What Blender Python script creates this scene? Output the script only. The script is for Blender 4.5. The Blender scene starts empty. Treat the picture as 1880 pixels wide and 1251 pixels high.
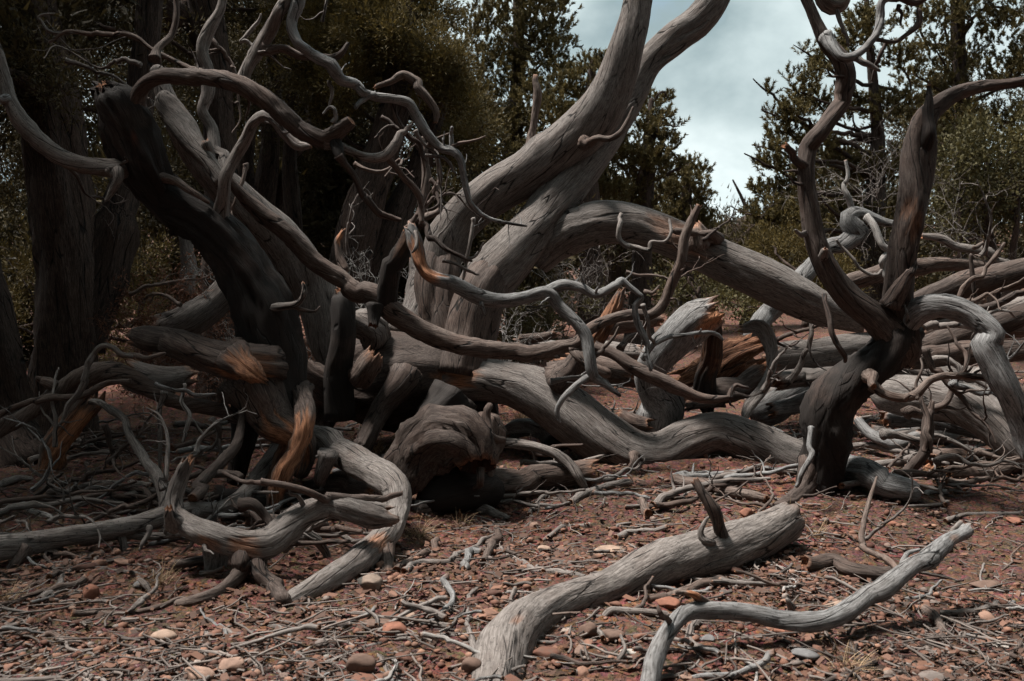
import bpy, math, random
import numpy as np
random.seed(7); RNG = np.random.default_rng(11)
S = bpy.context.scene
C = S.collection
R = math.radians
# ---------------------------------------------------------------- camera
CAMZ, PITCH, F = 1.2, math.atan((625.5-520)/1828.0), 1828.0
cd = bpy.data.cameras.new('camera'); cam = bpy.data.objects.new('camera', cd); C.objects.link(cam)
cam.location = (0, 0, CAMZ); cam.rotation_euler = (R(90)-PITCH, 0, 0)
cd.sensor_width = 36; cd.lens = 36*F/1880; cd.clip_start = .05; cd.clip_end = 3000
cd.dof.use_dof = True; cd.dof.focus_distance = 5.6; cd.dof.aperture_fstop = 5.6
S.camera = cam
# ---------------------------------------------------------------- world: cloudy daylight
SUN_EL, SUN_AZ = R(67), R(276)      # azimuth measured clockwise from +Y (north)
w = bpy.data.worlds.new('World'); S.world = w; w.use_nodes = True
nt = w.node_tree; N = nt.nodes; L = nt.links; N.clear()
sky = N.new('ShaderNodeTexSky'); sky.sky_type = 'NISHITA'; sky.sun_disc = False
sky.sun_elevation = SUN_EL; sky.sun_rotation = SUN_AZ
tc = N.new('ShaderNodeTexCoord')
sp = N.new('ShaderNodeSeparateXYZ'); L.new(tc.outputs['Generated'], sp.inputs[0])
zz = N.new('ShaderNodeMath'); zz.operation = 'MAXIMUM'; L.new(sp.outputs[2], zz.inputs[0]); zz.inputs[1].default_value = 0
za = N.new('ShaderNodeMath'); za.operation = 'ADD'; L.new(zz.outputs[0], za.inputs[0]); za.inputs[1].default_value = .5
dx = N.new('ShaderNodeMath'); dx.operation = 'DIVIDE'; L.new(sp.outputs[0], dx.inputs[0]); L.new(za.outputs[0], dx.inputs[1])
dy = N.new('ShaderNodeMath'); dy.operation = 'DIVIDE'; L.new(sp.outputs[1], dy.inputs[0]); L.new(za.outputs[0], dy.inputs[1])
cb = N.new('ShaderNodeCombineXYZ'); L.new(dx.outputs[0], cb.inputs[0]); L.new(dy.outputs[0], cb.inputs[1])
n1 = N.new('ShaderNodeTexNoise'); n1.inputs['Scale'].default_value = 2.6; n1.inputs['Detail'].default_value = 7; n1.inputs['Roughness'].default_value = .52; n1.inputs['Distortion'].default_value = .25
mpw = N.new('ShaderNodeMapping'); mpw.inputs['Location'].default_value = (5.2, 3.1, 0)
L.new(cb.outputs[0], mpw.inputs[0]); L.new(mpw.outputs[0], n1.inputs['Vector'])
cr = N.new('ShaderNodeValToRGB'); L.new(n1.outputs[0], cr.inputs[0])
e = cr.color_ramp.elements
e[0].position = .36; e[0].color = (.27, .35, .37, 1)
e[1].position = .68; e[1].color = (.80, .89, .89, 1)
x = e.new(.5); x.color = (.50, .59, .60, 1)
sc_ = N.new('ShaderNodeVectorMath'); sc_.operation = 'SCALE'; sc_.inputs['Scale'].default_value = 6.7
L.new(cr.outputs[0], sc_.inputs[0])
cm = N.new('ShaderNodeValToRGB'); L.new(n1.outputs[0], cm.inputs[0])
cm.color_ramp.elements[0].position = .24; cm.color_ramp.elements[0].color = (.55, .55, .55, 1)
cm.color_ramp.elements[1].position = .36; cm.color_ramp.elements[1].color = (1, 1, 1, 1)
mx = N.new('ShaderNodeMix'); mx.data_type = 'RGBA'
L.new(cm.outputs[0], mx.inputs[0]); L.new(sky.outputs[0], mx.inputs[6]); L.new(sc_.outputs[0], mx.inputs[7])
bg = N.new('ShaderNodeBackground'); bg.inputs[1].default_value = .1; L.new(mx.outputs[2], bg.inputs[0])
wo = N.new('ShaderNodeOutputWorld'); L.new(bg.outputs[0], wo.inputs[0])
# ---------------------------------------------------------------- sun through cloud
sl = bpy.data.lights.new('sun', 'SUN'); sl.energy = 5.0; sl.angle = R(11); sl.color = (1, .95, .89)
so = bpy.data.objects.new('sun', sl); C.objects.link(so)
from mathutils import Vector, Matrix
sv = Vector((math.sin(SUN_AZ)*math.cos(SUN_EL), math.cos(SUN_AZ)*math.cos(SUN_EL), math.sin(SUN_EL)))
so.rotation_euler = sv.to_track_quat('Z', 'Y').to_euler()
S.view_settings.view_transform = 'Standard'; S.view_settings.look = 'None'
S.view_settings.exposure = 1.0; S.view_settings.gamma = 1; S.view_settings.use_curve_mapping = False
S.render.engine = 'CYCLES'; S.cycles.use_denoising = True; S.cycles.use_adaptive_sampling = True; S.cycles.adaptive_threshold = .03; S.cycles.max_bounces = 4; S.cycles.diffuse_bounces = 3

# ---------------------------------------------------------------- helpers
TAB = RNG.random((32, 32, 32))
def vnoise(p):
    i = np.floor(p).astype(np.int64); f = p-i; f = f*f*(3-2*f)
    i0 = i & 31; i1 = (i+1) & 31; r = 0
    for a in (0, 1):
        wx = f[..., 0] if a else 1-f[..., 0]; X = i1[..., 0] if a else i0[..., 0]
        for b in (0, 1):
            wy = f[..., 1] if b else 1-f[..., 1]; Y = i1[..., 1] if b else i0[..., 1]
            r = r + wx*wy*(TAB[X, Y, i0[..., 2]]*(1-f[..., 2]) + TAB[X, Y, i1[..., 2]]*f[..., 2])
    return r*2-1
def fbm(p, o=3):
    r = 0; a = 1.0
    for k in range(o):
        r = r + a*vnoise(p*(2.03**k)+17.3*k); a *= .5
    return r
cp, sn = math.cos(PITCH), math.sin(PITCH)
def P(px, py, d):
    a = (px-940)/F*d; b = (625.5-py)/F*d
    return np.array([a, d*cp+b*sn, CAMZ-d*sn+b*cp])
def gz(x, y):
    x = np.asarray(x, float); y = np.asarray(y, float)
    q = np.stack([x, y, 0*x], -1)
    t = np.clip(y-4.6, 0, None)
    h = .062*t - .00055*np.clip(y-12, 0, 60)**2*(y < 60) - (y >= 60)*1.27
    return h + .07*vnoise(q*.55+3.1)*np.clip(y/4, 0, 1) + .035*vnoise(q*1.7)
def ghit(px, py):
    d = np.linspace(2.2, 45, 2200)
    a = (px-940)/F*d; b = (625.5-py)/F*d
    z = CAMZ-d*sn+b*cp-gz(a, d*cp+b*sn)
    k = np.argmax(z < 0)
    return d[k] if z[k] < 0 else 45.
def link(name, me, mats, parent=None, loc=None):
    o = bpy.data.objects.new(name, me); C.objects.link(o)
    for m in mats:
        if m.name not in [q.name for q in me.materials]: me.materials.append(m)
    if parent is not None: o.parent = parent
    if loc is not None: o.location = loc
    return o
def tag(o, label=None, cat=None, group=None, kind=None):
    if label: o['label'] = label
    if cat: o['category'] = cat
    if group: o['group'] = group
    if kind: o['kind'] = kind
    return o
def mesh(name, v, quads=None, tris=None, attrs=None, matidx=None, smooth=True):
    me = bpy.data.meshes.new(name)
    v = np.ascontiguousarray(v, np.float32)
    nq = 0 if quads is None else len(quads); ntr = 0 if tris is None else len(tris)
    me.vertices.add(len(v)); me.vertices.foreach_set('co', v.ravel())
    idx = []
    if nq: idx.append(np.asarray(quads, np.int32).ravel())
    if ntr: idx.append(np.asarray(tris, np.int32).ravel())
    idx = np.concatenate(idx)
    st = np.concatenate([np.arange(nq)*4, nq*4+np.arange(ntr)*3]).astype(np.int32)
    me.loops.add(len(idx)); me.loops.foreach_set('vertex_index', idx)
    me.polygons.add(nq+ntr); me.polygons.foreach_set('loop_start', st)
    if matidx is not None: me.polygons.foreach_set('material_index', np.asarray(matidx, np.int32))
    me.polygons.foreach_set('use_smooth', np.full(nq+ntr, bool(smooth)))
    for k, a in (attrs or {}).items():
        if a.ndim == 2: me.attributes.new(k, 'FLOAT_VECTOR', 'POINT').data.foreach_set('vector', np.ascontiguousarray(a, np.float32).ravel())
        else: me.attributes.new(k, 'FLOAT', 'POINT').data.foreach_set('value', np.ascontiguousarray(a, np.float32))
    me.update(calc_edges=True); me.validate()
    return me
def empty(name, loc, label, cat, group=None):
    o = bpy.data.objects.new(name, None); C.objects.link(o); o.location = loc; o.empty_display_size = .1
    return tag(o, label, cat, group)

# ---------------------------------------------------------------- materials
def newmat(name):
    m = bpy.data.materials.new(name); m.use_nodes = True
    n = m.node_tree.nodes; n.clear()
    b = n.new('ShaderNodeBsdfPrincipled'); o = n.new('ShaderNodeOutputMaterial')
    m.node_tree.links.new(b.outputs[0], o.inputs[0])
    b.inputs['Specular IOR Level'].default_value = .25
    return m, m.node_tree, b
def nd(t, typ, **kw):
    n = t.nodes.new(typ)
    for k, v in kw.items():
        if k.startswith('i_'): n.inputs[k[2:].replace('_', ' ')].default_value = v
        else: setattr(n, k, v)
    return n
def ramp(t, src, stops):
    r = t.nodes.new('ShaderNodeValToRGB'); e = r.color_ramp.elements
    for i, (p, c) in enumerate(stops):
        q = e[i] if i < 2 else e.new(p)
        q.position = p; q.color = (*c, 1) if len(c) == 3 else c
    t.links.new(src, r.inputs[0]); return r.outputs[0]
def mixc(t, f, a, b, mode='MIX'):
    m = t.nodes.new('ShaderNodeMix'); m.data_type = 'RGBA'; m.blend_type = mode
    for s, v in ((0, f), (6, a), (7, b)):
        if hasattr(v, 'links') or hasattr(v, 'is_linked'): t.links.new(v, m.inputs[s])
        else: m.inputs[s].default_value = v if s == 0 else (*v, 1)
    return m.outputs[2]
def math_(t, op, a, b=None):
    m = t.nodes.new('ShaderNodeMath'); m.operation = op
    for i, v in enumerate((a, b)):
        if v is None: continue
        if hasattr(v, 'is_linked'): t.links.new(v, m.inputs[i])
        else: m.inputs[i].default_value = v
    return m.outputs[0]
def wood(name, dark, mid, light, brown, orange=((.09, .032, .016), (.44, .205, .108)), crack=1.0, rough=.82, bump=.5, blacken=0, stain=.45):
    m, t, b = newmat(name); K = t.links.new
    at = nd(t, 'ShaderNodeAttribute', attribute_name='grain'); tn = nd(t, 'ShaderNodeAttribute', attribute_name='torn')
    oi = nd(t, 'ShaderNodeObjectInfo')
    gm = nd(t, 'ShaderNodeTexNoise', i_Scale=170., i_Detail=3., i_Roughness=.65); K(at.outputs['Vector'], gm.inputs['Vector'])
    g2 = nd(t, 'ShaderNodeTexNoise', i_Scale=26., i_Detail=2., i_Roughness=.55, i_Distortion=.4); K(at.outputs['Vector'], g2.inputs['Vector'])
    geo = nd(t, 'ShaderNodeNewGeometry')
    bl = nd(t, 'ShaderNodeTexNoise', i_Scale=4.5, i_Detail=3., i_Roughness=.6); K(geo.outputs['Position'], bl.inputs['Vector'])
    sp = nd(t, 'ShaderNodeTexNoise', i_Scale=95., i_Detail=1., i_Roughness=.6); K(geo.outputs['Position'], sp.inputs['Vector'])
    base = ramp(t, gm.outputs[0], [(.30, dark), (.68, light), (.48, mid)])
    br = ramp(t, bl.outputs[0], [(.42, (0, 0, 0)), (.64, (stain,)*3)])
    base = mixc(t, br, base, mixc(t, .6, base, brown))
    base = mixc(t, ramp(t, g2.outputs[0], [(.28, (.5,)*3), (.44, (0, 0, 0))]), base, tuple(c*.7 for c in dark))
    base = mixc(t, ramp(t, g2.outputs[0], [(.58, (0, 0, 0)), (.75, (.5,)*3)]), base, light)
    # lichen and dirt flecks
    base = mixc(t, ramp(t, sp.outputs[0], [(.27, (.7,)*3), (.36, (0, 0, 0))]), base, tuple(c*.5 for c in dark))
    # checks (drying cracks) that run along the grain
    vo = nd(t, 'ShaderNodeTexVoronoi', feature='DISTANCE_TO_EDGE', i_Scale=15., i_Randomness=1.)
    ad = nd(t, 'ShaderNodeVectorMath', operation='MULTIPLY_ADD'); K(g2.outputs['Color'], ad.inputs[0]); ad.inputs[1].default_value = (.02, .02, .02); K(at.outputs['Vector'], ad.inputs[2])
    K(ad.outputs[0], vo.inputs['Vector'])
    ck = ramp(t, vo.outputs['Distance'], [(.006, (1, 1, 1)), (.028, (0, 0, 0))])
    ckm = math_(t, 'MULTIPLY', ck, ramp(t, bl.outputs[0], [(.40, (0, 0, 0)), (.52, (crack,)*3)]))
    base = mixc(t, ckm, base, tuple(c*.22 for c in dark))
    on = ramp(t, gm.outputs[0], [(.3, orange[0]), (.62, orange[1])])
    tm = math_(t, 'MULTIPLY', tn.outputs['Fac'], 1.0)
    col = mixc(t, tm, base, on)
    if blacken:
        cn = nd(t, 'ShaderNodeTexNoise', i_Scale=2.6, i_Detail=3., i_Roughness=.7); K(geo.outputs['Position'], cn.inputs['Vector'])
        col = mixc(t, ramp(t, cn.outputs[0], [(.40-.12*blacken, (0, 0, 0)), (.60-.14*blacken, (blacken,)*3)]), col, (.011, .009, .008))  # near-black patches laid over the colour by noise
    hs = nd(t, 'ShaderNodeHueSaturation'); K(col, hs.inputs['Color'])
    mr = nd(t, 'ShaderNodeMapRange'); K(oi.outputs['Random'], mr.inputs[0]); mr.inputs[3].default_value = .84; mr.inputs[4].default_value = 1.14
    K(mr.outputs[0], hs.inputs['Value']); K(hs.outputs[0], b.inputs['Base Color'])
    b.inputs['Roughness'].default_value = rough
    h = math_(t, 'ADD', math_(t, 'MULTIPLY', gm.outputs[0], .45), math_(t, 'MULTIPLY', g2.outputs[0], .8))
    h = math_(t, 'SUBTRACT', h, math_(t, 'MULTIPLY', ckm, 1.1))
    bp = nd(t, 'ShaderNodeBump', i_Strength=bump, i_Distance=.012); K(h, bp.inputs['Height']); K(bp.outputs[0], b.inputs['Normal'])
    return m
M_GREY = wood('weathered_grey_wood', (.05, .043, .039), (.122, .106, .097), (.205, .184, .171), (.105, .064, .048), stain=.35)
M_COOL = wood('silver_grey_wood', (.044, .042, .041), (.134, .131, .129), (.235, .233, .232), (.11, .08, .066), stain=.3)
M_WARM = wood('sun_browned_wood', (.036, .026, .022), (.092, .068, .057), (.165, .13, .112), (.095, .05, .035), stain=.6)
M_DARK = wood('near_black_wood', (.016, .012, .010), (.038, .028, .024), (.074, .058, .05), (.055, .024, .015), blacken=.85, crack=1)  # very dark wood, mostly covered by near-black noise patches
M_BROWN = wood('dark_brown_wood', (.03, .022, .019), (.08, .058, .049), (.145, .115, .10), (.10, .05, .032), blacken=.4, crack=1)  # dark brown with near-black patches; also colours the trunk shade sleeves
M_BLACK = wood('black_wood', (.016, .013, .012), (.034, .027, .024), (.07, .058, .05), (.05, .02, .014), blacken=.8, orange=((.05, .014, .008), (.12, .034, .018)))  # black wood with near-black noise patches
M_RAW = wood('splintered_heartwood', (.03, .015, .010), (.13, .06, .034), (.31, .165, .10), (.17, .062, .03), crack=1, bump=.9)
M_ROT = wood('rotten_end_grain', (.03, .022, .018), (.09, .065, .05), (.19, .15, .12), (.10, .05, .03), bump=.9)
M_BARK = wood('shaggy_juniper_bark', (.010, .007, .006), (.034, .022, .017), (.088, .06, .047), (.05, .025, .016), bump=1.0)
M_PALE = wood('bleached_twig_wood', (.10, .092, .086), (.21, .196, .185), (.31, .297, .285), (.30, .23, .19), stain=.2)

def leafmat(name, a, b_, trans=.25):
    m, t, b = newmat(name); K = t.links.new
    at = nd(t, 'ShaderNodeAttribute', attribute_name='tone')
    K(ramp(t, at.outputs['Fac'], [(0, a), (1, b_)]), b.inputs['Base Color'])
    b.inputs['Roughness'].default_value = .7
    tr = nd(t, 'ShaderNodeBsdfTranslucent'); K(ramp(t, at.outputs['Fac'], [(0, a), (1, b_)]), tr.inputs['Color'])
    ms = nd(t, 'ShaderNodeMixShader', i_Fac=trans); K(b.outputs[0], ms.inputs[1]); K(tr.outputs[0], ms.inputs[2])
    K(ms.outputs[0], [n for n in t.nodes if n.type == 'OUTPUT_MATERIAL'][0].inputs[0])
    return m
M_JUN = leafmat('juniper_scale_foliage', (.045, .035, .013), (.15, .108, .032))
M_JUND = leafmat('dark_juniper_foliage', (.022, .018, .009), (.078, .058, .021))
M_PINE = leafmat('pinyon_needles', (.045, .037, .015), (.155, .118, .042))
M_OAK = leafmat('scrub_leaves', (.034, .031, .013), (.10, .083, .03))
M_DRYL = leafmat('dead_rust_foliage', (.085, .035, .02), (.20, .095, .06))
M_GRASS = leafmat('dry_grass', (.16, .10, .055), (.42, .30, .19), .15)

def platemat():
    m, t, b = newmat('cracked_burl_bark'); K = t.links.new; geo = nd(t, 'ShaderNodeNewGeometry')
    n_ = nd(t, 'ShaderNodeTexNoise', i_Scale=28., i_Detail=4., i_Roughness=.7); K(geo.outputs['Position'], n_.inputs['Vector'])
    ad = nd(t, 'ShaderNodeVectorMath', operation='MULTIPLY_ADD'); K(n_.outputs['Color'], ad.inputs[0]); ad.inputs[1].default_value = (.16, .16, .16); K(geo.outputs['Position'], ad.inputs[2])
    vo = nd(t, 'ShaderNodeTexVoronoi', feature='DISTANCE_TO_EDGE', i_Scale=6.); K(ad.outputs[0], vo.inputs['Vector'])
    c = ramp(t, n_.outputs[0], [(.34, (.022, .018, .016)), (.68, (.16, .138, .125)), (.5, (.072, .058, .051))])
    ck = ramp(t, vo.outputs['Distance'], [(.01, (.9, .9, .9)), (.035, (0, 0, 0))])
    K(mixc(t, ck, c, (.012, .01, .009)), b.inputs['Base Color']); b.inputs['Roughness'].default_value = .9
    h = math_(t, 'SUBTRACT', n_.outputs[0], math_(t, 'MULTIPLY', ck, 1.2))
    bp = nd(t, 'ShaderNodeBump', i_Strength=1., i_Distance=.025); K(h, bp.inputs['Height']); K(bp.outputs[0], b.inputs['Normal'])
    return m
M_PLATE = platemat()
# ---------------------------------------------------------------- limbs: tapering, fluted, knotted tubes
def resolve(pts):
    out = []; ds = []
    for (px, py, d, w_) in pts: ds.append(ghit(px, py+w_*.5) if d == 'g' else d)
    k = [i for i, d in enumerate(ds) if d is not None]
    ds = np.interp(np.arange(len(pts)), k, [ds[i] for i in k])
    for (px, py, _, w_), d in zip(pts, ds): out.append([*P(px, py, d), w_*.465*d/F])
    return np.array(out)
def crom(p, n):
    p = np.vstack([2*p[0]-p[1], p, 2*p[-1]-p[-2]]); m = len(p)-3
    t = np.linspace(0, m, n); i = np.minimum(t.astype(int), m-1); u = (t-i)[:, None]
    a, b, c, d = p[i], p[i+1], p[i+2], p[i+3]
    q = .5*(2*b+(c-a)*u+(2*a-5*b+4*c-d)*u*u+(3*b-a-3*c+d)*u**3)
    lo = np.minimum(b, c)[:, 3]; q[:, 3] = np.maximum(q[:, 3], lo*.9)
    return q
NT = [0]
def tube(name, pts, mat, parent=None, root=None, end='taper', start='in', cap=None, lump=.09, flute=.07, wander=.16, twist=None, torn=(), world=False,
         label=None, cat=None, group=None, knots=None, detail=1.0, ridge=0, jag=1.0, flat=1.0, hollow=.7, maxn=52, kink=None, rough=0, tornk=1.0):
    NT[0] += 1; rs = random.Random(NT[0]*7919+3)
    p = np.array(pts, float) if world else resolve(pts)
    q = crom(p, 60*len(p)); sl_ = np.concatenate([[0], np.cumsum(np.linalg.norm(np.diff(q[:, :3], axis=0), axis=1))])
    Ltot = sl_[-1]; rm = float(np.mean(q[:, 3]))
    s = [0.]; 
    while s[-1] < Ltot:
        r = np.interp(s[-1], sl_, q[:, 3]); s.append(s[-1]+min(max(.52*r, .009), .05)/detail)
    r1 = q[-1, 3]; r0 = q[0, 3]
    s = np.array([x for x in s if x < Ltot-.12*r1]+[Ltot])
    if end == 'taper': s = np.sort(np.concatenate([s, Ltot-r1*np.array([.75, .5, .3, .12, .03])]))
    s = np.unique(np.clip(s, 0, Ltot))
    Q = np.stack([np.interp(s, sl_, q[:, k]) for k in range(4)], 1)
    off = rs.uniform(0, 30)
    wl = max(9*rm, .05)
    for ax in range(3):
        wv = vnoise(np.stack([s/wl+off+ax*9, 0*s+ax, 0*s], 1))+.4*vnoise(np.stack([s/wl*2.6+off+ax*5, 0*s+ax, 0*s], 1))
        Q[:, ax] += wander*Q[:, 3]*wv
    kk = kink if kink is not None else (.5 if rm < .03 else .25 if rm < .09 else .06)
    if kk and Ltot > 6*rm:
        nk_ = max(3, int(Ltot/(rs.uniform(5, 8)*rm))); ks = np.sort(np.array([0.]+[rs.uniform(0, Ltot) for _ in range(nk_)]+[Ltot]))
        for ax in range(3):
            ko = np.array([rs.gauss(0, 1) for _ in ks]); ko[0] = ko[-1] = 0
            Q[:, ax] += kk*Q[:, 3]*np.interp(s, ks, ko)
        Q[:, 3] *= 1+np.interp(s, ks, [rs.uniform(-.14, .16) for _ in ks])*(1 if rm < .12 else .5)
    if start == 'in' and parent is not None and rm < .14: Q[:, 3] *= 1+.28*np.exp(-s/(1.3*Q[0, 3]))
    T = np.gradient(Q[:, :3], axis=0); T /= np.linalg.norm(T, axis=1)[:, None]+1e-9
    n0 = np.array([0, -1, .25]); n0 = n0-T[0]*n0.dot(T[0])
    if np.linalg.norm(n0) < .2: n0 = np.array([1., 0, 0])-T[0]*T[0][0]
    Nn = np.zeros_like(T); Nn[0] = n0/np.linalg.norm(n0)
    for i in range(1, len(T)):
        v = Nn[i-1]-T[i]*Nn[i-1].dot(T[i]); Nn[i] = v/(np.linalg.norm(v)+1e-9)
    B = np.cross(T, Nn)
    n = int(min(max(2*math.pi*float(np.max(Q[:, 3]))/.013*detail, 7), maxn)); m = len(s)
    a = np.linspace(0, 2*math.pi, n, endpoint=False)
    tw = twist if twist is not None else rs.uniform(-1, 1)*.35/max(rm, .03)*.4
    A = a[None, :]+0*s[:, None]; SS = s[:, None]+0*A
    rr = Q[:, 3][:, None]+0*A
    G = np.stack([np.cos(A+tw*SS)*rr, np.sin(A+tw*SS)*rr, SS*.11], -1)+off
    u3 = np.stack([np.cos(A), np.sin(A), SS/(2.6*rm)], -1)
    D = lump*fbm(u3*.9+off, 3)
    gf = np.stack([np.cos(A+tw*SS), np.sin(A+tw*SS), SS*.10/rm], -1)
    D = D+flute*fbm(gf*2.1+off+7, 3)-1.1*flute*np.clip(.10-np.abs(vnoise(gf*1.7+off+3)), 0, 1)/.10-.8*flute*np.clip(.07-np.abs(vnoise(gf*3.1+off+13)), 0, 1)/.07
    if ridge: D = D+ridge*(1-2*np.abs(vnoise(np.stack([np.cos(A+tw*SS), np.sin(A+tw*SS), SS*.05/rm], -1)*4.3+off)))+ridge*.6*vnoise(np.stack([np.cos(A+tw*SS), np.sin(A+tw*SS), SS*.12/rm], -1)*9+off)
    ell = 1+(.07*np.cos(2*(A+tw*SS*.6)+off))
    if flat != 1: ell = ell*np.sqrt((np.cos(A)*flat)**2+np.sin(A)**2)
    nk = knots if knots is not None else (int(Ltot/(7*rm)) if rm > .02 else 0)
    for _ in range(nk):
        s0, a0, kr = rs.uniform(0, Ltot), rs.uniform(0, 6.28), rs.uniform(.25, .5)*rm
        da = (A-a0+math.pi) % (2*math.pi)-math.pi
        dd = np.sqrt((da*rr)**2+((SS-s0)*.75)**2)/kr
        D = D+.16*np.exp(-dd*dd*.6)-.26*np.exp(-dd*dd*7)
    rad = rr*ell*(1+D)
    TN = np.zeros_like(rad)
    if end == 'taper':
        tt = np.clip((s-(Ltot-r1))/max(r1, 1e-6), 0, 1); rad *= np.sqrt(np.clip(1-tt**2, .0025, 1))[:, None]
    if start == 'round':
        tt = np.clip((r0-s)/max(r0, 1e-6), 0, 1); rad *= np.sqrt(np.clip(1-tt**2, .01, 1))[:, None]
    V = Q[:, None, :3]+Nn[:, None]*(np.cos(A)*rad)[..., None]+B[:, None]*(np.sin(A)*rad)[..., None]
    mi = []
    def jagged(sgn, sref, r):
        t_ = np.clip(1-np.abs(s-sref)/(1.3*r), 0, 1)[:, None]
        j = fbm(np.stack([np.cos(A)*2.6, np.sin(A)*2.6, 0*A+off+sgn], -1), 3)*r*jag
        V[:] += (T[:, None, :]*(j*t_*sgn)[..., None])
        TN[:] = np.maximum(TN, .55*np.clip(t_*3-2+.6*vnoise(gf*6), 0, 1))
    if end == 'broken': jagged(1, Ltot, r1)
    if start == 'broken': jagged(-1, 0., r0)
    if len(torn):
        d_ = (V-np.array([0, 0, CAMZ])); dep = d_[..., 1]*cp-d_[..., 2]*sn
        X = 940+F*d_[..., 0]/dep; Y = 625.5-F*(d_[..., 1]*sn+d_[..., 2]*cp)/dep
        for (tx, ty, tr) in torn:
            near = ((X-tx)**2+(Y-ty)**2) < (max(8, tr*.35))**2
            if not near.any(): near = ((X-tx)**2+(Y-ty)**2) <= ((X-tx)**2+(Y-ty)**2).min()+1
            k = np.argmin(np.where(near, dep, 1e9)); c0 = V.reshape(-1, 3)[k]; Rw = tr*dep.ravel()[k]/F
            dd = V-c0; ax = (dd*T[:, None, :]).sum(-1); lat = np.linalg.norm(dd-T[:, None, :]*ax[..., None], axis=-1)
            e = 1-np.sqrt((ax*.75)**2+(lat*1.25)**2)/Rw+.55*fbm(np.stack([np.cos(A+tw*SS)*5, np.sin(A+tw*SS)*5, SS*.25/rm], -1)+off, 3)
            mk = np.clip(e*3.2, 0, 1); TN = np.maximum(TN, mk)
            ctr = Q[:, None, :3]
            V = V+(ctr-V)*(mk*(.13+.12*vnoise(gf*7)))[..., None]
    if rough: V = V+(Nn[:, None]*np.cos(A)[..., None]+B[:, None]*np.sin(A)[..., None])*(rough*rm*(fbm(V*9+off, 3)+.5*vnoise(V*38)))[..., None]
    TN = TN*tornk
    verts = [V.reshape(-1, 3)]; tno = [TN.ravel()]; gr = [G.reshape(-1, 3)]
    i, j = np.meshgrid(np.arange(m-1), np.arange(n), indexing='ij'); j2 = (j+1) % n
    quads = np.stack([i*n+j, i*n+j2, (i+1)*n+j2, (i+1)*n+j], -1).reshape(-1, 4); mi = [np.zeros(len(quads), int)]
    quads = [quads]; tris = []; nv = m*n
    def docap(ring, flip, style, r, T_):
        nonlocal nv
        base = V[ring]; c = base.mean(0)
        depth = {'broken': hollow, 'cut': .05}.get(style, 0)
        prev = ring*n+np.arange(n)
        mid = 0 if style in ('taper', 'in', 'round') else 1
        if mid:
            for (k, dz) in ((.78, .35), (.45, .9)):
                jj = (.5*vnoise(np.stack([np.cos(a)*5*k, np.sin(a)*5*k, 0*a+off], -1)) if style == 'broken' else 0*a)*r*.6
                rg = c+(base-c)*k-T_*((dz*depth*r*1.2)-jj)[:, None]
                if style == 'broken': rg = rg-T_*(((base-c)@T_)*(1-k)*.4)[:, None]
                verts.append(rg); tno.append(np.full(n, .8)); gr.append(rg*np.array([1.5, 1.5, 1.5])+off)
                cur = nv+np.arange(n); nv += n
                qd = np.stack([prev, np.roll(prev, -1), np.roll(cur, -1), cur], -1)
                if flip: qd = qd[:, ::-1]
                quads.append(qd); mi.append(np.full(n, mid)); prev = cur
        verts.append((c-T_*depth*r)[None]); tno.append(np.array([.8*mid])); gr.append(G[ring].mean(0)[None])
        tr = np.stack([prev, np.roll(prev, -1), np.full(n, nv)], -1); nv += 1
        tris.append(tr[:, ::-1] if flip else tr); return mid
    m1 = docap(m-1, False, end, r1, T[-1]); m2 = docap(0, True, start, r0, -T[0])
    v = np.concatenate(verts); qd = np.concatenate(quads); tr = np.concatenate(tris)
    mix = np.concatenate([np.concatenate(mi), np.full(n, m1), np.full(n, m2)])
    if root is None and parent is not None: root = parent
    org = np.array(root.location) if root is not None else p[np.argmin(p[:, 2]), :3]
    me = mesh(name, v-org, qd, tr, {'grain': np.concatenate(gr), 'torn': np.concatenate(tno)}, mix)
    o = link(name, me, [mat, cap or M_ROT], parent, None if root is not None else org)
    tag(o, label, cat, group)
    return dict(o=o, Q=Q, T=T, L=Ltot, root=root if root is not None else o, mat=mat, s=s)
def twig(h, f, az, ln, wr=.3, name='twig', curl=.5, mat=None, world_w=None, up=.2, seed=None, end='taper'):
    """a side twig growing from limb h at fraction f"""
    rs = random.Random(NT[0]*31+5 if seed is None else seed)
    k = int(f*(len(h['s'])-1)); c, T, r = h['Q'][k, :3], h['T'][k], h['Q'][k, 3]
    n0 = np.cross(T, [0, 0, 1.]); n0 = n0/(np.linalg.norm(n0)+1e-6); b0 = np.cross(T, n0)
    d = n0*math.cos(az)+b0*math.sin(az)+T*rs.uniform(-.1, .8); d[2] += up; d /= np.linalg.norm(d)
    rad = world_w or max(r*wr, .0035); p = [[*(c+d*r*.2), min(rad*1.5, r*.8)], [*(c+d*r*1.1), rad]]
    x = c+d*r*1.1; steps = 4
    for i in range(steps):
        d = d+curl*np.array([rs.uniform(-1, 1), rs.uniform(-1, 1), rs.uniform(-.7, 1)]); d /= np.linalg.norm(d)
        x = x+d*ln/steps; p.append([*x, rad*(1-.75*(i+1)/steps)])
    return tube(name, p, mat or h['mat'], h['o'], h['root'], world=True, knots=0, end=end)
def twigs(h, n, ln=(.08, .25), wr=.28, f=(.1, .95), **kw):
    rs = random.Random(n*977+NT[0])
    for _ in range(n): twig(h, rs.uniform(*f), rs.uniform(0, 6.28), rs.uniform(*ln), wr, **kw)

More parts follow.
